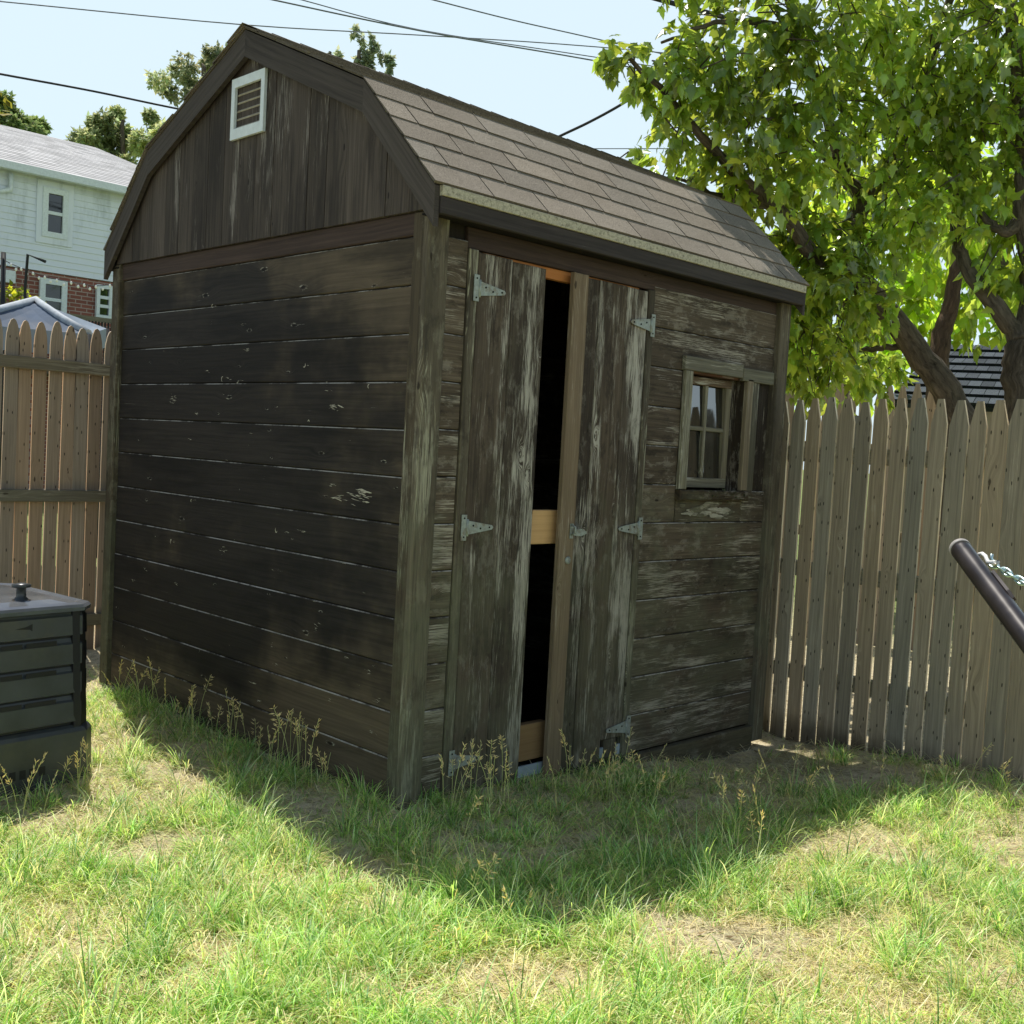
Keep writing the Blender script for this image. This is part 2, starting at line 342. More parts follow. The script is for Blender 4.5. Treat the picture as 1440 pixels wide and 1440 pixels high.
def leaf_mat(name, trans=(.20, .40, .035), k=.5, rough=.34, spec=.5):
    g = G(name); tint, al = g.col(); P = g.pos()
    c = g.mix(1., tint, g.ramp(g.noise(P, 30, 2), [(.3, (.8,)*3), (.7, (1.2,)*3)]), 'MULTIPLY')
    d = g.pbr(c, rough, None, spec)
    t = g.n('ShaderNodeBsdfTranslucent', {0: g.mix(1., g.mix(.0, tint, tint), (trans[0]/.08, trans[1]/.15, trans[2]/.03), 'MULTIPLY')})
    m = g.n('ShaderNodeMixShader', {0: k}); g.t.links.new(d, m.inputs[1]); g.t.links.new(t.outputs[0], m.inputs[2])
    return g.done(m.outputs[0])
M['leaf'] = leaf_mat('maple_leaf', (.27, .41, .055), .48, .25, 1.)
M['leaf_far'] = leaf_mat('background_leaf', (.22, .40, .04), .55, .4)
M['leaf_haze'] = leaf_mat('distant_leaf', (.16, .27, .06), .5, .6, .2)
def blade_mat(name, k=.5):
    g = G(name); tint, al = g.col()
    d = g.pbr(tint, .42, None, .5); t = g.n('ShaderNodeBsdfTranslucent', {0: g.mix(1., tint, (1.7, 1.75, 1.1), 'MULTIPLY')})
    m = g.n('ShaderNodeMixShader', {0: k}); g.t.links.new(d, m.inputs[1]); g.t.links.new(t.outputs[0], m.inputs[2]); return g.done(m.outputs[0])
M['blade'] = blade_mat('grass_blade'); M['straw'] = blade_mat('straw_blade', .3)
def ground_mat():
    g = G('lawn_soil'); P = g.pos()
    a = g.noise(P, 26, 5, .7); b = g.noise(P, 140, 4, .7); c = g.noise(P, 1.3, 5, .6)
    d = g.ramp(g.mad(a, .6, g.mul(b, .45)), [(.34, (.13, .10, .06)), (.44, (.52, .42, .25)), (.58, (.88, .77, .52))])
    d = g.mix(g.map(c, .5, .68, 0, .4), d, (.16, .18, .06))
    x, y, z = g.sep(P); far = g.map(g.math('MAXIMUM', g.math('ABSOLUTE', x), g.math('ABSOLUTE', y)), 4., 9.)
    d = g.mix(far, d, g.ramp(a, [(.3, (.16, .22, .06)), (.7, (.34, .38, .16))]))
    return g.done(g.pbr(d, .95, g.bump(g.add(a, b), .9, .02), .1))
M['soil'] = ground_mat()

# ------------------------------------------------------------------ ground
def gz(x, y):
    x = np.asarray(x, float); y = np.asarray(y, float)
    z = -.115*np.exp(-((x-2.35)/1.0)**2-((y+.05)/.75)**2) - .03*np.exp(-((x-.6)/1.)**2-((y+.6)/.5)**2)
    z = z + .018*np.sin(1.7*x+.6)*np.cos(2.1*y-.4) + .010*np.sin(5.1*x-2.3*y) + .006*np.sin(9*x+7.3*y)
    return z
def axis(lo, hi, st):
    a = list(np.arange(lo, hi+1e-6, st)); s = st; x = hi; r = []
    while x < 400: s *= 1.5; x += s; r.append(x)
    s = st; x = lo; l = []
    while x > -400: s *= 1.5; x -= s; l.append(x)
    return np.array(l[::-1]+a+r)
gx, gy = axis(-3.2, 3.4, .06), axis(-3.6, 4.2, .06)
XX, YY = np.meshgrid(gx, gy, indexing='ij'); fall = np.exp(-(np.maximum(0, np.hypot(XX, YY)-6)/6)**2)
ZZ = gz(XX, YY)*fall + RNG.normal(0, .004, XX.shape)*fall
nx_, ny_ = XX.shape; idx = np.arange(nx_*ny_).reshape(nx_, ny_)
q = np.stack([idx[:-1, :-1], idx[1:, :-1], idx[1:, 1:], idx[:-1, 1:]], -1).reshape(-1, 4)
gr = np_mesh('ground', np.stack([XX, YY, ZZ], -1).reshape(-1, 3), np.full(len(q), 4), q.ravel(), M['soil'], smooth=True); gr['kind'] = 'structure'

# ------------------------------------------------------------------ shed
shed = thing('garden_shed', 'weathered dark wooden garden shed with gambrel shingle roof and doors ajar', 'shed')
BW = .186; Z0 = 2.2315
# --- left (side) wall
mb = MB(); mb.box((.024, .05, -.02), (.034, 2.6, 2.34), mi=3, ch=0)
for i in range(12):
    z1 = Z0-BW*i; z0 = z1-BW
    k = random.uniform(.75, 1.25); wv = random.choice([0, 0, .12])
    lw = .022+random.uniform(-.0015, .0015)
    mb.plank((.024, 2.568, z0+.002), -Y, Z, -X, 2.568-.087, BW-.0035, lw, (k, k, k*1.02, wv), .0042, 0, 1)
# raw scuffs on the stain
def scuff(px, py, L, H, n=5):
    c = on(px, py, 0, 0)
    for _ in range(n*2):
        y = c.y+random.gauss(0, L*.30); z = c.z+random.gauss(0, H*.30); l = L*random.uniform(.06, .40); h = min(H*.22, l*random.uniform(.05, .22)); e = .0006*random.uniform(1, 3); sk = random.uniform(-.25, .1)*l
        k_ = 5; top = [(-l+2*l*i/k_, h*random.uniform(.1, 1)*(1-abs(2*i/k_-1)**1.5)) for i in range(k_+1)]; bot = [(-l+2*l*i/k_, -h*random.uniform(.0, 1)*(1-abs(2*i/k_-1)**1.5)) for i in range(1, k_)]
        tn = random.uniform(.5, 1.1)
        mb.face([(-.0012-e, y-a, z+b+sk*a/l) for a, b in top[::-1]+bot], None, (tn, tn, tn, 0), 2)
for a in [(510, 697, .10, .055, 9), (478, 702, .07, .02, 6), (470, 573, .07, .02, 6), (460, 540, .02, .02, 3), (388, 574, .03, .015, 3), (292, 521, .03, .015, 3), (315, 775, .05, .03, 5), (445, 881, .035, .03, 4), (350, 626, .012, .012, 2), (492, 617, .015, .02, 2), (245, 560, .05, .04, 6), (520, 945, .03, .02, 3), (532, 985, .03, .02, 3), (205, 800, .03, .02, 3), (188, 815, .03, .02, 3), (355, 960, .05, .01, 3), (323, 908, .012, .012, 2), (392, 801, .012, .02, 2), (525, 1030, .03, .015, 3), (315, 555, .02, .01, 2)]: scuff(*a)
random.seed(44)
for _ in range(46):   # small raw marks and knot rings over the whole wall
    px, py = random.uniform(180, 545), random.uniform(430, 1040); c = on(px, py, 0, 0)
    if not (.05 < c.z < 2.2 and .12 < c.y < 2.5): continue
    if random.random() < .16:
        rr, r2 = random.uniform(.006, .011), random.uniform(.007, .014); a0, a1 = random.uniform(0, 6.28), random.uniform(1.5, 4.5); n_ = 10
        for i in range(n_):
            t0_, t1_ = a0+a1*i/n_, a0+a1*(i+1)/n_; w0, w1 = .0018*math.sin(math.pi*i/n_)+.0006, .0018*math.sin(math.pi*(i+1)/n_)+.0006
            mb.face([(-.0014, c.y-math.cos(t)*(rr+q_), c.z+math.sin(t)*(r2+q_)) for t, q_ in ((t0_, -w0), (t0_, w0), (t1_, w1), (t1_, -w1))], None, (.8, .8, .8, 0), 2)
        if random.random() < .6: scuff(px+5, py, .03, .008, 2)
    else: scuff(px, py, random.uniform(.012, .05), random.uniform(.006, .02), random.randint(1, 3))
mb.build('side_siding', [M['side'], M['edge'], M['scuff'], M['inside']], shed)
mb = MB(); mb.plank((.014, 2.65, 2.2335), -Y, Z, -X, 2.63, .088, .02, (1, 1, 1, 0), .004); mb.build('top_trim', M['trim'], shed)
# --- gable wall: profile
YC = 1.295; PZ = 3.27; KZ = 2.868; KH = .915; EZ = 2.395; EH = 1.385
def prof(dy):        # outer roof height over |y-YC|
    d = abs(dy); return PZ-(PZ-KZ)*d/KH if d < KH else KZ-(KZ-EZ)*(d-KH)/(EH-KH)
mb = MB(); y = -.03
while y < 2.62:
    wd = random.choice([.092, .135, .14, .15]); y1 = min(y+wd, 2.62)
    a, b = y+.0015, y1-.0015
    pts = [(a, 2.322), (b, 2.322), (b, prof(b-YC)-.055)]
    for kx in (YC+KH, YC, YC-KH):
        if a < kx < b: pts.append((kx, prof(kx-YC)-.055))
    pts.append((a, prof(a-YC)-.055))
    k = random.uniform(.65, 1.25)
    if min(p[1] for p in pts[2:]) > 2.33:
        mb.prism([(p[0], p[1]) for p in pts], (.012, 0, 0), Y, Z, -X, .034+random.uniform(-.002, .002), (k*1.03, k, k*.97, random.choice([0, .1, .25])))
    y = y1
mb.build('gable_boards', M['gable'], shed)
# gable vent
fr = MB(); vx = -.024; y0, y1, z0, z1 = 1.148, 1.430, 2.796, 3.074; t = .036
for a, b, c, d in ((y0, y1, z0, z0+t+.012), (y0, y1, z1-t-.006, z1), (y0, y0+t*.8, z0+t+.012, z1-t-.006), (y1-t*.8, y1, z0+t+.012, z1-t-.006)):
    fr.box((vx-.018, a, c), (vx, b, d), ch=.004)
vent = fr.build('gable_vent', M['white'], shed)
lv = MB()
for i in range(5):
    zz = z0+t+.016+i*.037; lv.prism([(0, 0), (-.004, .004), (.028, .040), (.032, .036)], (vx, y0+t*.8, zz), X, Z, Y, y1-y0-t*1.6)
lv.box((vx+.012, y0+t*.8, z0+t), (vx+.016, y1-t*.8, z1-t), mi=1, ch=0)
lv.build('louvres', [M['louvre'], M['dark']], vent)
# --- rake boards (front gable and far gable)
def rake(pA, pB, x, name='rake_board', wd=.118):
    (ya, za), (yb, zb) = pA, pB
    m = MB(); vd = lambda y_: np.interp(abs(y_-YC), [0, KH, EH], [.118, .126, .15]); poly = [(ya, za), (yb, zb), (yb, zb-vd(yb)), (ya, za-vd(ya))]
    k = random.uniform(.85, 1.15)
    # grain follows the slope
    U = Vector((0, yb-ya, zb-za)).normalized()
    a0 = random.uniform(0, 30)
    def fc(xx, rev):
        pts = [Vector((xx, *p)) for p in poly]; uv = [(a0+p.dot(U), a0+p.dot(X.cross(U))) for p in pts]
        if rev: pts.reverse(); uv.reverse()
        m.face(pts, uv, (k, k, k, .05))
    s_ = 1 if yb > ya else -1
    fc(x, s_ < 0); fc(x+.024, s_ > 0)
    n = 4
    for i in range(n):
        j = (i+1) % n; P0, P1 = poly[i], poly[j]
        pts = [(x, *P0), (x+.024, *P0), (x+.024, *P1), (x, *P1)]
        m.face(pts if s_ < 0 else pts[::-1], [(0, 0), (.02, 0), (.02, .4), (0, .4)], (k*.9, k*.9, k*.9, .1))
    return m.build(name, M['rake'], shed)
pts = [(YC+EH, EZ), (YC+KH, KZ), (YC, PZ), (YC-KH, KZ), (YC-EH, EZ)]
pts_b = [(p[0], p[1]-.004) for p in pts]
for x in (-.062, 2.556):
    for A, B in zip(pts_b[:-1], pts_b[1:]): rake(A, B, x)
# --- roof: deck and shingle courses
def roof_slope(A, B, name, ncourse, sgn):
    """A low edge (y,z), B high edge"""
    m = MB(); Av, Bv = Vector((0, *A)), Vector((0, *B)); V = (Bv-Av); L = V.length; V.normalize(); Nn = X.cross(V)*(1 if X.cross(V).z > 0 else -1)
    x0, x1 = -.078, 2.592
    m.plank(Av+X*(x0+.012)+Nn*.002, X, V, Nn, x1-x0-.024, L, .006, (.5, .5, .5, 0), 0)
    ex = L/ncourse
    for c in range(ncourse):
        off = [0, .152][c % 2]+random.uniform(-.012, .012); x = x0-off
        if c == 0: lead = -.004
        else: lead = 0
        while x < x1:
            a, b = max(x, x0), min(x+.3035, x1)
            if b-a > .01:
                k = random.uniform(.86, 1.12); q = random.uniform(-.02, .02)
                s0 = c*ex+lead+random.uniform(-.002, .002); h0 = .0175+random.uniform(-.001, .0015)
                o = Av+X*(a+.0025)+V*s0+Nn*.008
                e = Av+X*(a+.0025)+V*min(L+.004, (c+1)*ex+.02)+Nn*.0085
                U_ = X*(b-a-.005)
                T0, T1 = o+Nn*(h0-.008), e+Nn*.003
                col = (k*(1+q), k, k*(1-q), 0)
                m.face([T0, T0+U_, T1+U_, T1] if sgn > 0 else [T0+U_, T0, T1, T1+U_], None, col)
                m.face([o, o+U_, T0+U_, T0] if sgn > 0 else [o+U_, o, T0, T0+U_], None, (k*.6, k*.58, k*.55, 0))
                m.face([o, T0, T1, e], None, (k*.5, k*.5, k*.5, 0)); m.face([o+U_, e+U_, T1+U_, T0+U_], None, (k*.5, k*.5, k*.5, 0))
            x += .3048
    return m.build(name, M['shingle'], shed)
roof_slope((YC-EH, EZ), (YC-KH, KZ), 'lower_roof_slope', 5, 1)
roof_slope((YC-KH, KZ), (YC, PZ), 'upper_roof_slope', 7, 1)
roof_slope((YC+EH, EZ), (YC+KH, KZ), 'lower_roof_slope', 5, -1)
roof_slope((YC+KH, KZ), (YC, PZ), 'upper_roof_slope', 7, -1)
m = MB(); x = -.08
while x < 2.59:   # ridge caps
    x1 = min(x+.16, 2.595); k = random.uniform(.85, 1.1)
    for s_ in (-1, 1):
        a = Vector((x, YC, PZ+.024)); b = Vector((x1, YC, PZ+.020)); d = Vector((0, s_*.13, -.13*(PZ-KZ)/KH))
        f = [a, b, b+d, a+d]; m.face(f if s_ < 0 else f[::-1], None, (k, k, k, 0))
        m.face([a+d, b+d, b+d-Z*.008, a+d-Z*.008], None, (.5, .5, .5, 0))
    x = x1-.004
m.build('ridge_cap', M['shingle'], shed)
# --- eaves
for s_, nm in ((-1, 'fascia_board'), (1, 'fascia_board')):
    ye = YC+s_*EH
    m = MB(); m.plank((-.036, ye+(.012 if s_ < 0 else -.012), 2.292), X, Z, Y*s_, 2.59, .064, .022, (.75, .75, .8, .05), .003)
    m.build(nm, M['rake'], shed)
    m = MB(); m.plank((-.036, ye+(.012 if s_ < 0 else -.012), 2.357), X, Z, Y*s_, 2.59, .038, .030, (1, 1, 1, 0), .002); m.build('drip_edge', M['drip'], shed)
    m = MB(); yy = sorted([ye-s_*.012, YC+s_*1.28]); m.box((-.03, yy[0], 2.298), (2.55, yy[1], 2.306), (.5, .5, .5, 0)); m.build('soffit', M['inside'], shed)
# --- front wall: boards left of door, right of door (round the window), trims
FT = .022
mb = MB(); mb.box((.10, .024, -.02), (.228, .032, 2.3), mi=2, ch=0)
for i in range(12):
    z1 = Z0-BW*i+.01; k = random.uniform(.8, 1.25)
    wv = .05+.035*i
    mb.plank((.094, .024, z1-BW+.002), X, Z, -Y, .110, BW-.0035, FT+random.uniform(-.002, .002), (k*1.02, k, k*.96, wv*.6), .004, 0, 1)
mb.build('front_siding', [M['front'], M['edge'], M['inside']], shed); mb = MB()
wx0, wx1, wz0, wz1 = 1.708, 2.185, 1.285, 1.83
for i in range(12):
    z1 = Z0-BW*i+.004; z0 = z1-BW; k = random.uniform(.7, 1.15); wv = .02*i
    segs = [(1.388, 2.452)]
    if z1 > wz0+.01 and z0 < wz1-.01: segs = [(1.388, wx0-.055), (2.31, 2.452)] 
    for a, b in segs:
        bot = z0+.002; top = z1-.0015
        if i == 2: # board over the head of the window
            pass
        if b == 2.452 and a == 2.31: continue        # the rotted, dark strip right of the casing
        if i == 5 and a < 1.5: mb.plank((1.662, .024, bot), X, Z, -Y, .57, .112, FT-.001, (.85, .82, .76, .1), .004, 0, 1); mb.plank((2.236, .024, bot), X, Z, -Y, .216, .16, FT, (.8, .8, .76, .1), .004, 0, 1)
        mb.plank((a, .024, bot), X, Z, -Y, b-a, top-bot, FT+random.uniform(-.002, .002), (k*1.02, k, k*.95, wv*.5+random.choice([0, .1])), .004, 0, 1)
for a, b, c, d in ((1.388, wx0-.05, -.02, 2.3), (2.20, 2.45, -.02, 2.3), (wx0-.05, 2.2, -.02, wz0-.03), (wx0-.05, 2.2, wz1+.06, 2.3)): mb.box((a, .024, c), (b, .032, d), mi=2, ch=0)
front = mb.build('front_siding', [M['front'], M['edge'], M['inside'], M['peeled']], shed)
m = MB(); m.plank((.2, .022, 2.214), X, Z, -Y, 2.25, .083, .018, (1, 1, 1, 0), .003); m.build('door_header', M['trim'], shed)
for a, b, tone in ((.2055, .2535, .95), (1.3425, 1.3865, .75)):
    m = MB(); m.plank((b, .026, .0), Z, -X, -Y, 2.212, b-a, .034, (tone, tone, tone*.95, .12), .004); m.build('door_jamb', M['post'], shed)
# corner boards
m = MB(); m.plank((.02, .0865, -.03), Z, -Y, -X, 2.35, .0865+.008, .032, (.62, .58, .52, -.05), .005); m.build('corner_board', M['post'], shed)
m = MB(); m.plank((-.0125, .020, -.03), Z, X, -Y, 2.34, .1045, .031, (1.05, 1.05, 1, .14), .005); m.build('corner_board', M['post'], shed)
m = MB(); m.plank((.02, 2.652, -.03), Z, -Y, -X, 2.35, .083, .045, (.6, .58, .5, -.1), .005); m.build('corner_board', M['post'], shed)
m = MB(); m.plank((2.453, .022, -.09), Z, X, -Y, 2.392, .085, .05, (1, 1, .95, .06), .005); m.build('corner_board', M['post'], shed)
m = MB(); m.plank((2.535, -.026, -.09), Z, Y, X, 2.392, .09, .02, (1, 1, .95, .06), .005); m.build('corner_board', M['post'], shed)
# skirt boards under the walls
m = MB(); m.plank((.03, .012, -.17), X, Z, -Y, 1.33, .168, .03, (.55, .53, .45, .0), .004); m.plank((1.362, .012, -.20), X, Z, -Y, 1.09, .196, .036, (.8, .78, .65, .05), .004); m.build('skirt_board', M['front'], shed)
m = MB(); m.plank((.03, 2.6, -.12), -Y, Z, -X, 2.55, .118, .02, (1.2, 1.1, .9, 0), .004); m.build('skirt_board', M['side'], shed)
# back and right walls, floor: close the box
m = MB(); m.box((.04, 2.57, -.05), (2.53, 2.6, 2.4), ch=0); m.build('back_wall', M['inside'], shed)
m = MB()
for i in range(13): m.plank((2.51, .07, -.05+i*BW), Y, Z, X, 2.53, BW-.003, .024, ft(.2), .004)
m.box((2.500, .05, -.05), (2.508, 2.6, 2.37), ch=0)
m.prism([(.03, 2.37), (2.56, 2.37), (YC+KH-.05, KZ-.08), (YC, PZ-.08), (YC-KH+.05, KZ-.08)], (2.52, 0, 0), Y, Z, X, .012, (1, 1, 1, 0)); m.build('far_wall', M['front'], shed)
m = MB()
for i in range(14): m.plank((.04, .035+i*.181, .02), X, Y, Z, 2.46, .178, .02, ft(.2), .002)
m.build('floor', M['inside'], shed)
m = MB(); m.plank((.3, .05, 2.168), X, Z, -Y, 1.0, .045, .03, (.75, .45, .28, 0), .002); m.build('inside_header', M['new'], shed)
m = MB(); m.plank((.3, .012, .012), X, Z, -Y, 1.04, .05, .01, (1, 1, 1, 0), .002); m.build('threshold', plain('pale_blue_sill', (.30, .36, .40), .6), shed)

# --- doors
def hinge(parent, xp, z, s_):
    m = MB(); yb = -.0125
    m.box((xp-.014, yb-.004, z-.052), (xp+.014, yb, z+.052), ch=.001)
    m.prism([(s_*.017, -.029), (s_*.017, .029), (s_*.155, .009), (s_*.163, 0), (s_*.155, -.009)], (xp, yb, z), X, Z, -Y, .0035)
    m.tube([(xp+s_*.0165, yb-.004, z-.034), (xp+s_*.0165, yb-.004, z+.034)], .0055, 8)
    for a, b in ((-.0, .038), (.0, -.038), (s_*.05, .008), (s_*.09, -.004), (s_*.14, 0)):
        m.tube([(xp+a, yb-.003, z+b), (xp+a, yb-.0065, z+b)], [.0045, .003], 8, mi=1)
    return m.build('hinge', [M['zinc'], M['dark']], parent)
def pivot(name, x, rot):
    o = bpy.data.objects.new(name, None); COL.objects.link(o); return o
ld = MB(); F0 = .020
ld.plank((.256, F0, .0), Z, X, -Y, 2.205, .190, .026, (.98, .95, .92, .08), .004); 
b2 = MB()
ld.plank((.449, F0+.001, -.005), Z, X, -Y, 2.203, .196, .026, (.82, .82, .8, .16), .004)
left_door = ld.build('left_door', M['door'], shed); left_door['label'] = 'left door of two wide boards with pale worn paint'
for z0, z1, k in ((1.03, 1.178, 1), (.075, .237, .38)):
    m = MB(); m.plank((.275, .062, z0), X, Z, -Y, .56, z1-z0, .038, (k, k*.95, k*.9, 0), .003); m.build('door_batten', M['new'], left_door)
for z in (2.062, 1.11, .152): hinge(left_door, .241, z, 1)
rd = MB()
rd.plank((.845, F0+.002, .0), Z, X, -Y, 2.203, .150, .024, (.6, .58, .56, -.02), .004)
rd.plank((.998, F0, .0), Z, X, -Y, 2.204, .186, .026, (1., .96, .9, .04), .004)
rd.plank((1.187, F0+.001, .10), Z, X, -Y, 2.102, .150, .026, (1.02, 1.02, 1, .26), .004)
rd.plank((1.215, F0+.001, .004), Z, X, -Y, .093, .09, .022, (.9, .9, .9, .2), .004)
right_door = rd.build('right_door', M['door'], shed); right_door['label'] = 'right door of three boards with a brown edge batten and rotten lower corner'
m = MB(); m.plank((.791, -.010, .0), Z, X, -Y, 2.207, .095, .024, (1, .98, .95, .02), .004); m.build('edge_batten', M['batten'], right_door)
for z in (2.048, 1.094, .145): hinge(right_door, 1.372, z, -1)
m = MB(); hx, hz_ = .862, 1.088      # latch: staple, hasp and thumb
m.box((hx-.012, -.039, hz_-.03), (hx+.010, -.035, hz_+.035), ch=.002)
m.prism([(0, -.012), (0, .012), (.05, .016), (.085, .004), (.085, -.006), (.05, -.016)], (hx+.004, -.041, hz_-.004), X, Z, -Y, .006)
m.tube([(hx-.004, -.039, hz_+.03), (hx-.004, -.062, hz_+.022), (hx-.004, -.064, hz_-.004), (hx-.004, -.039, hz_-.014)], .004, 8)
m.build('latch', M['zinc'], right_door)
m = MB(); m.lathe([(.017, 0), (.017, .004), (.008, .006)], (0, 0, 0), 16)
m.v = [(.848+p[0], -.036-p[2], .962+p[1]) for p in m.v]; m.build('lock_plate', M['zinc'], right_door)

# --- window
win = MB()
win.plank((1.636, -.001, 1.868), X, Z, -Y, .50, .068, .022, (1., 1, .95, .02), .003)
win.plank((2.138, -.001, 1.855), X, Z, -Y, .290, .066, .024, (.85, .86, .8, .02), .003)
win.plank((1.708, -.001, 1.285), Z, -X, -Y, .581, .060, .02, (1.15, 1.15, 1.05, .14), .003)
win.plank((2.236, -.001, 1.285), Z, -X, -Y, .582, .052, .024, (1.25, 1.1, .95, .12), .003)
win.plank((2.308, .004, 1.28), Z, -X, -Y, .578, .068, .018, (.62, .62, .58, .06), .004)
window = win.build('window', M['casing'], shed)
m = MB()   # deep reveal and the dark hollow right of the casing
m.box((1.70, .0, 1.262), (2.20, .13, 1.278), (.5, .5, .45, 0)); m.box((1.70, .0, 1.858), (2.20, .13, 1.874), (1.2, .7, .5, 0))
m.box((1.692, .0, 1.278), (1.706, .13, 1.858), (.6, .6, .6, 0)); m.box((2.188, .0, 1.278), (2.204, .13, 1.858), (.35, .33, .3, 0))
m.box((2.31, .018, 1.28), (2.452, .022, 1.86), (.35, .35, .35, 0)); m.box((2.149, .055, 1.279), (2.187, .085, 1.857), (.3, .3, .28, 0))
m.build('reveal', M['front'], window)
sy = .048; sx0, sx1, sz0, sz1 = 1.712, 2.148, 1.292, 1.852
m = MB()
m.plank((sx0, sy+.03, sz0), X, Z, -Y, sx1-sx0, .05, .028, (1.1, 1.1, 1, .25), .003); m.plank((sx0, sy+.03, sz1-.04), X, Z, -Y, sx1-sx0, .04, .028, (.8, .6, .5, .0), .003)
m.plank((sx0+.045, sy+.03, sz0+.05), Z, -X, -Y, sz1-sz0-.09, .045, .028, (1, 1, 1, .2), .003); m.plank((sx1, sy+.03, sz0+.05), Z, -X, -Y, sz1-sz0-.09, .045, .028, (1.05, 1, .9, .2), .003)
sash = m.build('sash', M['casing'], window)
mx, mz = 1.936, 1.592
m = MB(); m.plank((mx+.012, sy+.026, sz0+.05), Z, -X, -Y, sz1-sz0-.09, .024, .020, (1.2, 1.2, 1.1, .2), .003); m.build('muntin', M['casing'], window)
for a, b in ((sx0+.045, mx-.012), (mx+.012, sx1-.045)):
    m = MB(); m.plank((a, sy+.026, mz-.011), X, Z, -Y, b-a, .022, .019, (1.2, 1.2, 1.1, .2), .003); m.build('muntin', M['casing'], window)
for a, b in ((sx0+.045, mx-.012), (mx+.012, sx1-.045)):
    for c, d in ((sz0+.05, mz-.011), (mz+.011, sz1-.04)):
        m = MB(); m.face([(a, sy+.018, c), (b, sy+.018, c+.0), (b, sy+.018+(d-c)*.05+random.uniform(-.0015, .0015), d), (a, sy+.018+(d-c)*.05, d)]); m.build('pane', M['glass'], window)
m = MB(); random.seed(5)    # rotted sill with moss
m.plank((1.645, .01, 1.232), X, Z, -Y, .60, .050, .045, (.55, .5, .4, .0), .006)
sill = m.build('sill', M['front'], window)
m = MB()
for _ in range(140):
    x = 1.66+random.random()**1.0*.56; z = 1.275+random.gauss(-.012, .014); y = -.036+random.uniform(-.006, .03); r = random.uniform(.004, .011)
    if z > 1.29: z = 1.285
    d = [Vector((random.gauss(0, 1), random.gauss(0, 1), random.gauss(0, 1))).normalized()*r for _ in range(4)]; c = Vector((x, y, z))
    k = random.uniform(.5, 1.3); m.face([c+d[0], c+d[1], c+d[2]], None, (k, k, k, 0)); m.face([c+d[1], c+d[3], c+d[2]], None, (k, k, k, 0))
m.build('moss', plain('moss', (.05, .06, .025), .95, 0, .5, 60), window)
random.seed(8); m = MB()
for _ in range(34):
    cx_, cz_ = 1.92+random.gauss(0, .11), 1.178+random.gauss(0, .020); l_, h_ = random.uniform(.02, .085), random.uniform(.005, .017)
    if not (1.675 < cx_-l_ and cx_+l_ < 2.2 and 1.124 < cz_-h_ and cz_+h_ < 1.23): continue
    n_ = 7; pl_ = [(cx_+l_*math.cos(a)*random.uniform(.75, 1.1), cz_+h_*math.sin(a)*random.uniform(.5, 1.2)) for a in [2*math.pi*k/(2*n_) for k in range(2*n_)]]
    e = .0022+random.random()*.0014; k = random.uniform(.55, .95); a0 = random.uniform(0, 30)
    m.face([(a, -e+.0032*0, b) for a, b in pl_], [(a0+a, b) for a, b in pl_], (k, k*.98, k*.9, random.uniform(-.3, .15)))
m.build('peeled_patch', M['peeled'], front)
# wire handle seen through the gap
m = MB(); hp = [(.64+.035*math.cos(t_), .16, .27+.06*math.sin(t_)) for t_ in [math.pi*i/10 for i in range(11)]]; hp = [(.675, .16, .06)]+hp+[(.605, .16, .06)]
m.tube(hp, .006, 8); tag(m.build('wire_handle', M['white']), 'small white wire handle standing inside the shed behind the gap', 'handle')

# ------------------------------------------------------------------ fences
def picket_poly(w_, h, style):
    a = w_/2
    if style == 0: return [(-a, 0), (a, 0), (a, h-.125), (a*.36, h), (-a*.36, h), (-a, h-.125)]
    return [(-a, 0), (a, 0), (a, h-.15), (a*.9, h-.09), (a*.66, h-.04), (a*.34, h-.008), (0, h), (-a*.34, h-.008), (-a*.66, h-.04), (-a*.9, h-.09), (-a, h-.15)]
def fence(name, label, o, d, n, step, pw, style, nrm, rails, rail_front, mat, h, hj=.012, posts=(), zfun=None, rw=.085, lab=None, frt=.16):
    o, d, nrm = Vector(o), Vector(d).normalized(), Vector(nrm).normalized()
    t = thing(name, label, 'fence', (o.x, o.y, 0))
    for i in range(n):
        p = o+d*(i*step+random.uniform(-.002, .002)); m = MB(); lean = random.gauss(0, .0035)
        V = (Z+d*lean).normalized(); zz = zfun(p) if zfun else 0
        m.prism(picket_poly(pw+random.uniform(-.0075, .001)*(2.1 if style == 0 else 1.2), h+random.uniform(-hj, hj)-zz, style), p+Z*zz, d, V, nrm, .012, ft(frt, random.uniform(0, .16), .08), 0, 2.3)  # edge faces tinted lighter: sky light on the edges painted into the colour
        m.build('picket', mat, t)
    L = (n-1)*step
    for z in rails:
        m = MB(); off = nrm*.018 if rail_front else -nrm*.041
        m.plank(o-d*.05+off+Z*(z-rw/2), d, Z, nrm, L+.1, rw, .04, ft(.1, .1), .004); m.build('rail', M['rail'], t)
    for s_ in posts:
        m = MB(); b = o+d*s_-nrm*.13-d*.045; m.plank(b-Z*.1, Z, d, nrm, h+.02, .09, .085, ft(.1, .1), .004); m.build('post', M['rail'], t)
    return t
dF = Vector((-.1, -1, 0)).normalized(); nF = Vector((-1, .1, 0)).normalized()
fence('picket_fence', 'grey wooden fence of flat topped pickets to the right of the shed', (2.75+.062, .62, 0), dF, 35, .1045, .1005, 0, nF, (1.50, .86, .28), False, M['fence'], 1.80, .014, (.9, 3.2), lambda p: float(gz(p.x, p.y))-.02)
fence('picket_fence', 'brown fence of round topped pickets left of the shed, rails facing the yard', (-2.6, 3.6, 0), (1, 0, 0), 37, .0885, .0838, 1, (0, -1, 0), (1.795, .992, .20), True, M['fenceL'], 2.055, .014, (1.1,), lambda p: -.03, .075)

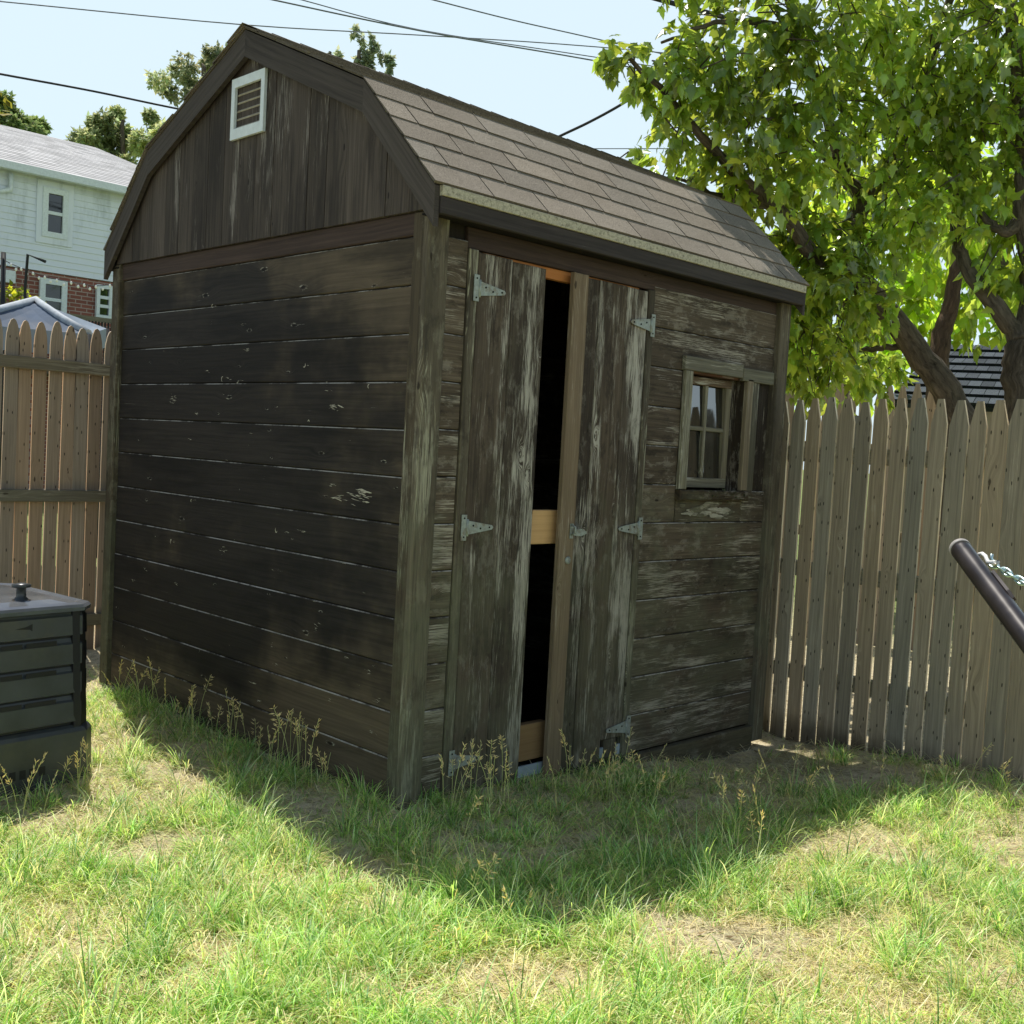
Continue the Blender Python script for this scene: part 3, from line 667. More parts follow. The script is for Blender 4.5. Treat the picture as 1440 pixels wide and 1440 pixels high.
# ------------------------------------------------------------------ compost bin
bx = Vector((-1.155, 1.385, 0)); ang = R(6.5); bu = Vector((math.cos(ang), math.sin(ang), 0)); bv = Vector((-math.sin(ang), math.cos(ang), 0))
binr = thing('compost_bin', 'black slatted plastic compost bin with sunlit grey lid standing at left', 'compost bin', (bx.x, bx.y, 0))
def oct_(h, c): return [(-h+c, -h), (h-c, -h), (h, -h+c), (h, h-c), (h-c, h), (-h+c, h), (-h, h-c), (-h, -h+c)]
def B(u, v, z): return bx+bu*u+bv*v+Z*z
def loft(m, rings, mi=0, cap=True):
    for (r0, r1) in zip(rings[:-1], rings[1:]):
        n = len(r0)
        for i in range(n): j = (i+1) % n; m.face([r0[i], r0[j], r1[j], r1[i]], None, (1, 1, 1, 0), mi)
    if cap: m.face(rings[-1], None, (1, 1, 1, 0), mi)
H_, C_ = .355, .055
m = MB(); loft(m, [[B(u, v, z) for u, v in oct_(h, c)] for z, h, c in ((-.03, .372, .05), (.03, .372, .05), (.20, .368, .05), (.215, .360, .05), (.225, .345, .05))], cap=False); m.build('base', M['plastic'], binr)
m = MB(); loft(m, [[B(u, v, z) for u, v in oct_(h, C_)] for z, h in ((.22, .338), (.69, .326))], 0, False)
m.build('inner_wall', M['plastic_dk'], binr)
# slats on each side, with slots between; corner posts
for s_ in range(4):
    r = Matrix.Rotation(s_*math.pi/2, 3, 'Z'); su = r@bu; sv = r@bv
    def S(u, q, z): return bx+su*u+Z*z-sv*q
    m = MB()
    zs = [(.235, .345), (.352, .462), (.469, .579), (.586, .692)]
    for k, (a, b) in enumerate(zs):
        q0, q1 = .352-(a-.22)*.03, .352-(b-.22)*.03
        hw = .30
        prof_ = [(q0-.012, a), (q0+.004, a+.006), (q1+.004, b-.024), (q1-.004, b-.016), (q1-.010, b)]
        for (qa, za), (qb, zb) in zip(prof_[:-1], prof_[1:]): m.face([S(-hw, qa, za), S(hw, qa, za), S(hw, qb, zb), S(-hw, qb, zb)])
        # slot recess bars: dark slots at the top of each slat
        for u0, u1 in ((-.20, -.055), (-.035, .05), (.065, .19)) if k < 3 else ((.02, .09),):
            if k < 3: m.face([S(u0, q1+.0065, b-.022), S(u1, q1+.0065, b-.022), S(u1, q1+.0065, b-.003), S(u0, q1+.0065, b-.003)], None, (1, 1, 1, 0), 1)
            else: m.face([S(u0, q1+.0065, b-.057), S(u0+.06, q1+.0065, b-.062), S(u1, q1+.0065, b-.07), S(u1, q1+.0065, b-.040), S(u0+.045, q1+.0065, b-.050)], None, (1, 1, 1, 0), 1)
    m.build('side_panel', [M['plastic'], M['plastic_dk']], binr)
    m = MB(); P_ = lambda h, c, z: [S(h-c-.03, h+.002, z), S(h-c, h+.003, z), S(h+.003, h-c, z), S(h+.002, h-c-.03, z), S(h-c-.03, h-c-.03, z)]
    loft(m, [P_(.354, .055, .215), P_(.340, .055, .695)], 0); m.build('corner_post', M['plastic_dk'], binr)
    # vent comb in the base
    m = MB()
    for i in range(8): m.face([S(-.16+i*.04, .3735, .05), S(-.135+i*.04, .3735, .05), S(-.135+i*.04, .3722, .085), S(-.16+i*.04, .3722, .085)])
    m.build('vent_slot', M['plastic_dk'], binr)
m = MB(); loft(m, [[B(u, v, z) for u, v in oct_(h, c)] for z, h, c in ((.690, .345, .055), (.690, .358, .06), (.705, .360, .06), (.716, .353, .06), (.722, .33, .055), (.716, .31, .05), (.728, .25, .04), (.732, .10, .02))])
lid = m.build('lid', M['plastic_lid'], binr)
m = MB(); m.lathe([(.030, 0), (.024, .012), (.019, .016), (.018, .052), (.036, .056), (.036, .066), (.012, .072)], B(.115, -.20, .722), 20); m.build('knob', M['plastic'], lid)
m = MB()
for sx_ in (-1, 1): m.tube([B(.02+sx_*.10, .20, .722), B(.02+sx_*.10, .20, .752), B(.02+sx_*.06, .20, .760), B(.02, .20, .760)], .012, 8)
m.build('lid_handle', M['plastic'], lid)

# ------------------------------------------------------------------ hammock stand arm and chain
A = at(1350, 771, 2.42); Bq = at(1442, 893, 2.06); dr = (Bq-A).normalized()
hs = thing('hammock_stand', 'black steel tube arm of a hammock stand rising into frame at right', 'hammock stand', (Bq.x, Bq.y, 0))
foot = A+dr*((A.z-.18)/-dr.z)
m = MB(); mid = A+dr*(foot-A).length*.86
m.tube([A, A+dr*.02, A+dr*.4, mid, (foot.x, foot.y, .07), (foot.x+dr.x*.5, foot.y+dr.y*.5, .04), (foot.x+dr.x*2.2, foot.y+dr.y*2.2, .04)], .0225, 20); m.build('arm', M['tube'], hs)
m = MB(); m.tube([A-dr*.0015, A+dr*.010], [.0235, .0235], 20); m.build('end_cap', plain('grey_cap', (.33, .31, .29), .5), hs)
m = MB(); pd = Vector((-dr.y, dr.x, 0)).normalized(); c_ = Vector((foot.x+dr.x*1.0, foot.y+dr.y*1.0, .03)); m.tube([c_-pd*.5, c_+pd*.5], .022, 12); m.build('cross_foot', M['tube'], hs)
sd = (RT*.8+UP*.6).normalized(); sd = (sd-dr*sd.dot(dr)).normalized()
K0 = A+dr*.06+sd*.022
m = MB(); m.tube([K0, K0+sd*.008+dr*.004, K0+sd*.010+dr*.02, K0+sd*.006+dr*.045, K0+sd*.022+dr*.062, at(1397, 793, 2.36)], [.0045]*6, 8); m.build('hook', plain('white_hook', (.75, .73, .68), .4), hs)
m = MB(); bs = A+dr*.16+sd*.021
m.prism([(0, -.012), (.09, -.012), (.11, -.004), (.11, .004), (.09, .012), (0, .012)], bs, dr, sd.cross(dr), sd, .006); m.build('bracket', M['tube'], hs)
# chain of twisted links
ch0, ch1 = at(1393, 791, 2.37), at(1470, 838, 2.22); cdv = (ch1-ch0); nl = 8; cd_ = cdv.normalized(); sx_ = cd_.orthogonal().normalized()
m = MB()
for i in range(nl):
    c_ = ch0+cdv*((i+.4)/nl); rt = Matrix.Rotation(i*math.pi/2+.5, 3, cd_); s1 = rt@sx_; hl = cdv.length/nl*.5+.006; hw = .0068
    ring = [c_+cd_*(math.cos(a)*hl)+s1*(math.sin(a)*hw) for a in [k*2*math.pi/14 for k in range(15)]]
    m.tube(ring, .0028, 6, cap=False)
e0 = at(1395, 779, 2.37); m.tube([e0, e0+(ch0-e0)*.5, ch0+cd_*.012], .0035, 6)
tag(m.build('chain', M['chainm']), 'pale zinc chain hooked to the black hammock stand arm', 'chain')

# ------------------------------------------------------------------ leaves
LEAF = np.array([(0, 0), (.13, .0), (.24, -.05), (.23, .10), (.30, .16), (.43, .36), (.27, .40), (.22, .50), (.19, .66), (.10, .84), (0, 1.08)])
def leaf_cloud(name, mat, bases, dirs, nrms, sizes, cols, parent, simple=False):
    """one leaf per row: base point, midrib direction, face normal"""
    N = len(bases); d = dirs/np.linalg.norm(dirs, axis=1, keepdims=True)
    s = np.cross(d, nrms); s /= np.linalg.norm(s, axis=1, keepdims=True)+1e-9; n = np.cross(s, d)
    fold = RNG.uniform(.1, .55, N); curl = RNG.uniform(-.05, .30, N)
    if simple: P2 = np.array([(0, 0), (.30, .38), (0, 1), (-.30, .38)]); F = [(0, 1, 2), (0, 2, 3)]
    else:
        h = LEAF; P2 = np.vstack([[(0, .32)], h, [(-x, y) for x, y in h[1:-1][::-1]]]); k = len(P2)-1
        F = [(0, i, i+1) for i in range(1, k)]+[(0, k, 1)]
    k = len(P2); x, y = P2[:, 0], P2[:, 1]
    V = (bases[:, None, :] + (s[:, None, :]*x[None, :, None] + d[:, None, :]*y[None, :, None]
         - n[:, None, :]*(fold[:, None]*np.abs(x)[None, :] + curl[:, None]*(y**2)[None, :])[..., None])*sizes[:, None, None])
    F = np.array(F); L = (F[None]+(np.arange(N)*k)[:, None, None]).reshape(-1)
    C = np.repeat(np.concatenate([cols, np.ones((N, 1))], 1), k, axis=0)
    return np_mesh(name, V.reshape(-1, 3), np.full(N*len(F), 3), L, mat, C, parent)
def merge(a, b):
    """fold mesh b into mesh a as its second material"""
    b.data.color_attributes.remove(b.data.color_attributes['Col']); bm = bmesh.new(); bm.from_mesh(a.data); n0 = len(bm.faces); bm.from_mesh(b.data); bm.faces.ensure_lookup_table()
    for f in bm.faces[n0:]: f.material_index = 1
    bm.to_mesh(a.data); bm.free(); a.data.materials.append(b.data.materials[0]); me = b.data; bpy.data.objects.remove(b); bpy.data.meshes.remove(me)
def unit(n):
    v = RNG.normal(size=(n, 3)); return v/np.linalg.norm(v, axis=1, keepdims=True)
def spray_crown(blobs, per, size, droop=.9, base=(.155, .275, .05), var=.35, shell=.45):
    """blobs: (centre, radius, weight). Leaves hang along short twigs that start inside a blob and point outward."""
    Bs, Ds, Ns, Ss, Cs = [], [], [], [], []; twigs = []
    for c, r, wgt in blobs:
        nt_ = max(3, int(per*wgt)); o = unit(nt_); rr = r*(shell+(1-shell)*RNG.random(nt_)**.7)
        st = np.array(c)[None]+o*rr[:, None]*np.array([1, 1, .85]); kf = RNG.uniform(.65, 1.25)
        dr_ = o*.8+unit(nt_)*.7+np.array([0, 0, -.15]); dr_ /= np.linalg.norm(dr_, axis=1, keepdims=True)
        ln = RNG.uniform(.25, .55, nt_)*min(1, r*1.5); nl = 9
        for j in range(nl):
            t = (j+RNG.random(nt_)*.7)/nl; p = st+dr_*(ln*t)[:, None]+np.array([0, 0, -.35])*((ln*t*t)[:, None])+unit(nt_)*.03
            d = dr_*.55+unit(nt_)*.65+np.array([0, 0, -droop]); nn = unit(nt_)*.6+o*.35+np.array([0, 0, .9])
            Bs.append(p); Ds.append(d); Ns.append(nn); Ss.append(size*RNG.uniform(.45, 1.3, nt_))
            k = kf*RNG.uniform(1-var, 1+var, nt_); y = RNG.random(nt_)
            Cs.append(np.stack([base[0]*k*(1+.5*y), base[1]*k*(1+.12*y), base[2]*k], 1))
        twigs.append((st, dr_, ln))
    return [np.concatenate(a) for a in (Bs, Ds, Ns, Ss, Cs)], twigs
def bend(pts, n=5, jit=0.):
    """smooth curve through points (Catmull-Rom)"""
    P_ = [Vector(p) for p in pts]; P_ = [P_[0]*2-P_[1]]+P_+[P_[-1]*2-P_[-2]]; o = []
    for i in range(1, len(P_)-2):
        for k in range(n):
            t = k/n; a, b, c, d = P_[i-1:i+3]
            o.append(.5*((2*b)+(c-a)*t+(2*a-5*b+4*c-d)*t*t+(3*b-a-3*c+d)*t**3)+Vector((random.gauss(0, jit), random.gauss(0, jit), random.gauss(0, jit))))
    return o+[P_[-2]]
def limb(m, pts, r0, r1, n=10, jit=.006):
    c = bend(pts, 6, jit); m.tube(c, [r0+(r1-r0)*(i/(len(c)-1))**.85 for i in range(len(c))], n)
def blobs_px(lst): return [(np.array(at(x, y, d)), r*d/FPX, r*r/2600) for x, y, d, r in lst]

# --- the maple leaning over the fence
T0 = at(1345, 572, 7.5)
mp = thing('maple_tree', 'green maple leaning over the fence with its crown above the shed roof', 'tree', (5.55, -.45, 0))
m = MB(); random.seed(21)
limb(m, [(5.75, -.55, -.1), (5.45, -.38, .8), at(1352, 590, 7.5), at(1290, 490, 7.4), at(1215, 405, 7.2), at(1150, 365, 7.0)], .150, .05, 16, .010)
m.build('trunk', M['bark'], mp)
def limb_(*a):
    m_ = MB(); limb(m_, *a[1:]); m_.build('branch', M['bark'], mp)
limb_(m, [at(1222, 412, 7.22), at(1190, 370, 7.25), at(1203, 310, 7.3), at(1213, 275, 7.3)], .085, .06)
limb_(m, [at(1213, 278, 7.3), at(1185, 240, 7.2), at(1160, 150, 7.0), at(1120, 40, 6.8), at(1090, -80, 6.7)], .055, .02)
limb_(m, [at(1213, 278, 7.3), at(1240, 245, 7.3), at(1290, 150, 7.3), at(1330, 20, 7.2), at(1360, -120, 7.2)], .055, .02)
limb_(m, [at(1150, 365, 7.0), at(1090, 290, 6.8), at(1020, 230, 6.6), at(950, 150, 6.4), at(880, 75, 6.3)], .055, .012)
limb_(m, [at(1090, 290, 6.8), at(1010, 275, 6.8), at(950, 250, 6.8)], .03, .008)
limb_(m, [at(1185, 240, 7.2), at(1130, 195, 6.9), at(1060, 160, 6.6)], .03, .01)
limb_(m, [at(1160, 150, 7.0), at(1120, 150, 6.7), at(1075, 170, 6.5)], .022, .008)
limb_(m, [at(1285, 485, 7.4), at(1240, 490, 7.5), at(1195, 492, 7.6)], .03, .015)
limb_(m, [at(1120, 40, 6.8), at(1020, 30, 6.5), at(930, 60, 6.3)], .025, .008)
random.seed(3)
blobs = blobs_px([(852, 68, 6.3, 16), (880, 90, 6.3, 26), (925, 85, 6.35, 48), (985, 105, 6.45, 62), (955, 180, 6.5, 48), (1055, 55, 6.5, 82), (1035, 165, 6.6, 72), (1130, 110, 6.6, 85),
    (1165, 25, 6.7, 90), (1250, 90, 6.9, 95), (1285, 10, 6.9, 95), (1370, 80, 6.9, 100), (1440, 30, 7, 100), (1000, 245, 6.8, 50), (1075, 225, 6.7, 70), (1150, 205, 6.8, 75),
    (1300, 190, 7.1, 85), (1400, 175, 7.0, 90), (1450, 250, 7.1, 80), (1090, 300, 7.0, 50), (1120, 370, 7.2, 52), (1160, 445, 7.4, 60), (1125, 500, 7.6, 45), (1200, 500, 7.7, 45), (1170, 320, 7.0, 42), (1215, 400, 6.95, 40), (1175, 390, 6.9, 45), (1250, 330, 7.0, 40), (1145, 520, 7.4, 40), (1100, 440, 7.2, 40), (1230, 520, 7.7, 34), (1070, 350, 7.1, 40),
    (885, 222, 7.2, 22), (925, 235, 7.1, 24), (1405, 330, 7.0, 55), (1430, 400, 7.1, 45), (1240, 230, 7.1, 60),
    (960, -60, 6.4, 50), (1080, -80, 6.5, 60), (1220, -90, 6.8, 70), (1380, -90, 7, 70), (1500, 60, 7.1, 80), (1520, 220, 7.2, 80), (1120, 420, 7.2, 52), (1150, 475, 7.3, 55), (1110, 485, 7.3, 40), (1180, 540, 7.8, 32), (1135, 335, 7.1, 45), (1195, 445, 7.5, 45), (1240, 545, 7.9, 24), (1180, 400, 6.85, 42), (1225, 425, 7.0, 30), (1205, 350, 6.9, 36), (1280, 300, 6.9, 50), (1340, 260, 6.9, 50)])
lf, tw = spray_crown(blobs, 21, .086, .75)
crown_ = leaf_cloud('crown', M['leaf'], *lf, mp)
m = MB()
for st, dr_, ln in tw:
    for i in range(0, len(st), 3):
        a = Vector(st[i]); d = Vector(dr_[i]); L = ln[i]; m.tube([a-d*.12, a+d*L*.5+Z*(-.09*L), a+d*L+Z*(-.35*L)], [.005, .0035, .002], 4, cap=False)
merge(crown_, m.build('twig', M['bark'], mp))

# --- second trunk at the right edge
t2 = thing('maple_tree', 'pale barked tree forking at the right edge behind the fence', 'tree', (5.7, -1.3, 0))
m = MB(); bse = at(1440, 600, 7.0); t2.location = (bse.x, bse.y, 0)
limb(m, [(bse.x+.05, bse.y-.02, -.1), (bse.x+.02, bse.y, .8), bse, at(1437, 520, 7.0), at(1441, 470, 7.0)], .14, .11, 14)
limb(m, [at(1440, 505, 7.0), at(1428, 472, 7.0), at(1395, 425, 7.0), at(1362, 380, 7.05), at(1345, 330, 7.1), at(1350, 230, 7.2)], .075, .03)
limb(m, [at(1441, 480, 7.0), at(1452, 400, 6.95), at(1438, 300, 6.9), at(1442, 200, 6.9), at(1428, 100, 6.9), at(1420, -40, 6.9)], .075, .035)
limb(m, [at(1438, 310, 6.9), at(1410, 325, 6.9), at(1380, 300, 7.0)], .05, .02)
m.build('trunk', M['bark'], t2)
lf, tw = spray_crown(blobs_px([(1345, 300, 7.4, 40), (1420, 260, 7.1, 60), (1470, 340, 7, 60), (1480, 140, 7, 80), (1390, 350, 7.2, 34), (1440, 430, 7.2, 30)]), 6, .12)
leaf_cloud('crown', M['leaf'], *lf, t2)

# --- trees behind: sunlit foliage seen through the maple
def back_tree(name, label, base, trunk, blobs, per, size, mat, col, group=None, bark='bark', tr=.16, simple=True, shell=.3):
    t = thing(name, label, 'tree', base, group)
    m = MB(); limb(m, [(base[0], base[1], -.1)]+trunk, tr, tr*.35, 10); m.build('trunk', M[bark], t)
    lf, _ = spray_crown(blobs, per, size, .6, col, .4, shell); leaf_cloud('crown', M[mat], *lf, t, simple); return t
b = at(1318, 600, 10.)
back_tree('background_tree', 'tree with a reddish trunk in front of the dark shingled roof', (b.x, b.y, 0), [b, at(1320, 490, 10), at(1334, 440, 10), at(1345, 370, 10), at(1350, 250, 10.2)],
    blobs_px([(1290, 330, 10.5, 80), (1230, 290, 10.5, 80), (1380, 250, 10.5, 90), (1300, 220, 10.8, 80), (1330, 420, 11, 60), (1400, 420, 11, 60), (1440, 330, 11, 70), (1260, 420, 11, 60)]), 13, .15, 'leaf_far', (.22, .34, .05), bark='bark2', tr=.13)
b = at(1180, 600, 11)
back_tree('background_tree', 'low bright leafy tree low behind the fence next to the shed', (b.x, b.y, 0), [b, at(1185, 480, 11.4), at(1190, 380, 11.5)],
    blobs_px([(1140, 400, 11.5, 70), (1210, 420, 11.5, 80), (1130, 480, 11.3, 60), (1200, 500, 11.5, 50), (1265, 440, 11.5, 60), (1270, 500, 12, 40), (1110, 330, 11.5, 60), (1180, 330, 12, 80)]), 13, .16, 'leaf_far', (.20, .32, .045))
b = at(1420, 600, 15)
back_tree('background_tree', 'tall leafy tree farthest back behind the dark roofed outbuilding', (b.x, b.y, 0), [b, at(1420, 450, 15), at(1410, 300, 15)],
    blobs_px([(1380, 420, 15.5, 60), (1440, 440, 15, 60), (1330, 380, 16, 80), (1420, 330, 15, 90), (1260, 380, 16.5, 90), (1500, 380, 15, 100), (1200, 260, 16, 90), (1320, 270, 16, 100), (1440, 220, 15, 100), (1120, 420, 17, 80), (1160, 520, 17, 60), (1290, 490, 17, 50), (1230, 480, 17, 60), (1370, 480, 17, 50)]), 12, .22, 'leaf_far', (.20, .33, .06))

# --- distant outbuilding with a dark roof, and the fence beyond
ob = thing('outbuilding', 'small outbuilding with dark slate roof and tan wall behind the fence', 'outbuilding', at(1370, 620, 12))
ob.location.z = 0
e0, e1 = on(1240, 566, 2, 1.98), on(1475, 578, 2, 1.98)
e0 = at(1246, 566, 12.2); e1 = at(1475, 577, 11.6); r0_ = at(1324, 486, 14.2); r1_ = at(1475, 489, 13.6)
m = MB(); nC = 8; NN = (e1-e0).cross(r0_-e0).normalized(); NN = NN if NN.z > 0 else -NN
for c in range(nC):
    a0, a1 = e0.lerp(r0_, c/nC), e0.lerp(r0_, (c+1.1)/nC); b0, b1 = e1.lerp(r1_, c/nC), e1.lerp(r1_, (c+1.1)/nC); nT = 11
    for k in range(nT+1):
        s0, s1 = max(0, (k-(.5 if c % 2 else 0))/nT), min(1, (k+1-(.5 if c % 2 else 0))/nT-.004)
        if s1 <= s0: continue
        kk = random.uniform(.7, 1.3); p = [a0.lerp(b0, s0)+NN*.045, a0.lerp(b0, s1)+NN*.045, a1.lerp(b1, s1)+NN*.01, a1.lerp(b1, s0)+NN*.01]
        m.face(p, None, (kk, kk, kk, 0)); m.face([a0.lerp(b0, s0), a0.lerp(b0, s1), p[1], p[0]], None, (.2, .2, .2, 0))
bk = [r0_+Vector((1.6, 1.2, -1.2)), r1_+Vector((1.6, 1.2, -1.2))]; m.face([r0_, r1_, bk[1], bk[0]], None, (.8, .8, .8, 0)); m.face([e0, r0_, bk[0]], None, (.7, .7, .7, 0))
m.build('roof', M['slate'], ob)
m = MB(); q0, q1 = e0+FW*.15+Vector((0, 0, -.03)), e1+FW*.15+Vector((0, 0, -.03)); g0, g1 = Vector((q0.x, q0.y, -.1)), Vector((q1.x, q1.y, -.1))
m.face([g0, g1, q1, q0]); m.face([q0, g0, Vector((bk[0].x, bk[0].y, -.1)), bk[0]]); m.build('wall', M['tan'], ob)
f0 = at(1095, 560, 9.2); f1 = at(1262, 560, 8.8); dv = Vector((f1.x-f0.x, f1.y-f0.y, 0)); LL = dv.length
nb = Vector((-dv.y, dv.x, 0)).normalized(); nb = nb if nb.dot(FW) < 0 else -nb
hh = at(1150, 538, 9.0).z
fence('picket_fence', 'brown pointed picket fence of the next yard, only tips showing over the grey fence', (f0.x, f0.y, 0), dv, int(LL/.1)+6, .1, .088, 0, nb, (1.6, .9), False, M['fenceL'], hh, .03, (), None)

# ------------------------------------------------------------------ house behind the left fence
YH = 17.5
def hp(px, py, dy=0): return on(px, py, 1, YH+dy)
c0 = hp(-60, 400); hx0, hx1 = hp(-420, 400).x, hp(330, 400).x
ze = hp(80, 247).z; zs = hp(80, 384.5).z
house = thing('house', 'two storey house with white siding over red brick and grey roof', 'house', ((hx0+hx1)/2, YH, 0))
m = MB(); cz = zs; ch = .118
while cz < ze:
    m.face([(hx0, YH-.022, cz), (hx1, YH-.022, cz), (hx1, YH, cz+ch), (hx0, YH, cz+ch)]); m.face([(hx0, YH, cz), (hx1, YH, cz), (hx1, YH-.022, cz), (hx0, YH-.022, cz)]); cz += ch
m.box((hx0, YH+.03, zs), (hx1, YH+14, ze), ch=0); m.build('siding_wall', M['vinyl'], house)
m = MB(); m.box((hx0+.02, YH+.02, -.2), (hx1-.02, YH+13.9, zs-.01), ch=0); m.build('brick_wall', M['brick'], house)
yr = 7.5; zr = hp(100, 199.5, yr).z
m = MB(); e_ = -.30
V_ = Vector((0, yr-e_, zr-ze)); n_ = 26
for i in range(n_):
    a = Vector((hx0-.2, YH+e_, ze))+V_*(i/n_); b = Vector((hx0-.2, YH+e_, ze))+V_*((i+1.05)/n_); w_ = hx1-hx0+.4; x = 0; off = random.random()*.3
    while x < w_:
        x1 = min(w_, x+.35+random.choice([0, .12, -.1])); k = random.uniform(.75, 1.15)
        m.face([a+X*x+Z*.012, a+X*x1+Z*.012, b+X*x1+Z*.004, b+X*x+Z*.004], None, (k, k, k, 0)); x = x1
    m.face([a, a+X*w_, a+X*w_+Z*.012, a+Z*.012], None, (.75, .75, .75, 0))
m.face([Vector((hx0-.2, YH+yr, zr)), Vector((hx1+.2, YH+yr, zr)), Vector((hx1+.2, YH+14.2, ze)), Vector((hx0-.2, YH+14.2, ze))], None, (.8, .8, .8, 0))
m.build('roof', M['hroof'], house)
m = MB(); m.box((hx0-.2, YH-.36, ze-.13), (hx1+.2, YH-.23, ze+.0)); m.build('gutter', M['white'], house)
m = MB(); d0 = hp(12, 258); m.tube([(d0.x, YH-.10, ze-.15), (d0.x, YH-.10, hp(12, 268).z), (hp(-25, 272).x, YH-.10, hp(-25, 272).z), (hp(-25, 272).x, YH-.10, 0)], .05, 8); m.build('downspout', M['white'], house)
def hwin(x0, y0, x1, y1, rails_=1, fw=.10, white=True):
    a, b = hp(x0, y1), hp(x1, y0); z0, z1 = a.z, b.z; xa, xb = a.x, b.x
    m = MB()
    for p, q_ in (((xa, z0), (xb, z0+fw)), ((xa, z1-fw), (xb, z1)), ((xa, z0+fw), (xa+fw, z1-fw)), ((xb-fw, z0+fw), (xb, z1-fw))):
        m.box((p[0], YH-.075, p[1]), (q_[0], YH-.0, q_[1]), ch=.01)
    wd = m.build('window', M['white'], house)
    m = MB()
    for k in range(rails_):
        zc = z0+fw+(z1-z0-2*fw)*(k+1)/(rails_+1); m.box((xa+fw, YH-.06, zc-.03), (xb-fw, YH-.02, zc+.03), ch=.005)
    m.build('sash_rail', M['white'], wd)
    for k in range(rails_+1):
        h_ = (z1-z0-2*fw)/(rails_+1); za = z0+fw+h_*k+(.03 if k else 0); zb = z0+fw+h_*(k+1)-(.03 if k < rails_ else 0)
        m = MB(); m.face([(xa+fw, YH-.028, za), (xb-fw, YH-.028, za), (xb-fw, YH-.03, zb), (xa+fw, YH-.03, zb)]); m.build('pane', M['hglass'], wd)
    return xa, xb, z0, z1
xa, xb, z0, z1 = hwin(57, 270, 95, 332)
m = MB()
for p, q_ in (((xa-.10, z0-.12), (xb+.10, z0)), ((xa-.10, z1), (xb+.10, z1+.12)), ((xa-.10, z0), (xa, z1)), ((xb, z0), (xb+.10, z1))): m.box((p[0], YH-.05, p[1]), (q_[0], YH-.01, q_[1]), ch=.01)
m.build('window_surround', M['vinyl'], house)
hwin(53, 396, 93, 448); hwin(133, 403, 157, 447, 2, .07); hwin(-60, 392, -20, 445)
m = MB()
for p, q_ in (((-15, 446), (150, 447)),):
    a, b = hp(80, 441, -1.2), hp(175, 449, -1.2); m.box((a.x, YH-1.22, a.z-.05), (b.x, YH-1.16, a.z+.03), ch=.005)
    n_ = 22
    for i in range(n_): x = a.x+(b.x-a.x)*i/(n_-1); m.box((x-.012, YH-1.2, a.z-.95), (x+.012, YH-1.176, a.z-.05), mi=1, ch=0)
    m.box((a.x, YH-1.22, a.z-1.05), (b.x, YH-.0, a.z-.95), ch=0)
    for x in (a.x, b.x): m.box((x-.05, YH-1.24, -.1), (x+.05, YH-1.14, a.z), ch=0)
rl = m.build('deck_railing', [M['casing'], M['wire']], house)
m = MB(); a = hp(13, 418, -.3)
m.box((a.x-.16, YH-.14, a.z+.28), (a.x+.16, YH-.0, a.z+.5)); m.build('wall_box', M['white'], house)
# window plant
t = thing('potted_shrub', 'yellow green bush against the brick wall of the house', 'shrub', (hp(18, 430, -1.5).x, YH-1.5, 0))
lf, _ = spray_crown([(np.array(hp(18, 428, -1.5)), .32, 5.)], 12, .12, .3, (.17, .22, .03)); leaf_cloud('foliage', M['leaf_far'], *lf, t, True)
m = MB(); c_ = hp(18, 428, -1.5); m.tube([(c_.x, c_.y, -.1), c_], [.06, .03], 8); m.build('stem', M['bark'], t)
# string lights and the two poles that carry them
s0 = at(-30, 358, 16); sp = [at(x, y, 16) for x, y in ((-20, 350), (8, 367), (30, 377), (55, 386), (80, 393), (110, 398), (135, 402), (165, 399))]
m = MB(); m.tube(bend(sp, 4), .006, 5); st = tag(m.build('string_lights', M['wire']), 'string of small white bulbs sagging across the brick wall', 'string lights')
stl = Vector(st.location)
for i, p in enumerate(bend(sp, 3)):
    m = MB(); q_ = p+Vector((0, 0, -.02-.035*(i % 2))); m.v = []; m.lathe([(.006, .03), (.017, .018), (.019, .0), (.011, -.016), (.003, -.02)], q_, 8)
    m.build('bulb', M['lamp'], st)
for (x, y0, y1, lb) in ((4, 355, 470, 'dark slim pole at the left edge beside the brick house'), (38, 358, 460, 'thin bent pole in front of the brick house')):
    m = MB(); a = at(x-1, y1, 15.5); b_ = at(x+1, y0, 15.5); 
    if x > 20: m.tube([(a.x, a.y, 0), a, at(35, 410, 15.5), b_, at(64, 368, 15.5)], .022, 8)
    else: m.tube([(a.x, a.y, 0), a, b_], .035, 8)
    tag(m.build('pole', M['wire']), lb, 'pole')
# canopy
cn = thing('canopy', 'blue grey fabric canopy with a peaked top behind the fence', 'canopy', at(30, 560, 10.5)); cn.location.z = 0
pk = at(50, 424, 10.5); A_ = at(-75, 452, 9.2); B_ = at(124, 470, 9.6); C_2 = at(150, 462, 12.); D_ = at(-40, 446, 12.0)
m = MB()
def tri_grid(P, Q, S_, n=10, sag=.07, mi=0):
    nn = (Q-P).cross(S_-P).normalized()
    def pt(i, j):
        a, b = i/n, j/n; c = 1-a-b; s_ = 27*max(a, 0)*max(b, 0)*max(c, 0)
        return P*c+Q*a+S_*b-Vector((0, 0, 1))*sag*s_
    for i in range(n):
        for j in range(n-i):
            m.face([pt(i, j), pt(i+1, j), pt(i, j+1)], None, (1, 1, 1, 0), mi, True)
            if j < n-i-1: m.face([pt(i+1, j), pt(i+1, j+1), pt(i, j+1)], None, (1, 1, 1, 0), mi, True)
tri_grid(pk, A_, B_, 10, .12, 1); tri_grid(pk, B_, C_2); tri_grid(pk, D_, A_); tri_grid(pk, C_2, D_)
for a, b in ((A_, B_), (B_, C_2), (D_, A_)): m.face([a, b, b-Z*.2, a-Z*.2], None, (1, 1, 1, 0), 0)
m.build('canopy_roof', [M['awn'], M['awn_in']], cn)
m = MB()
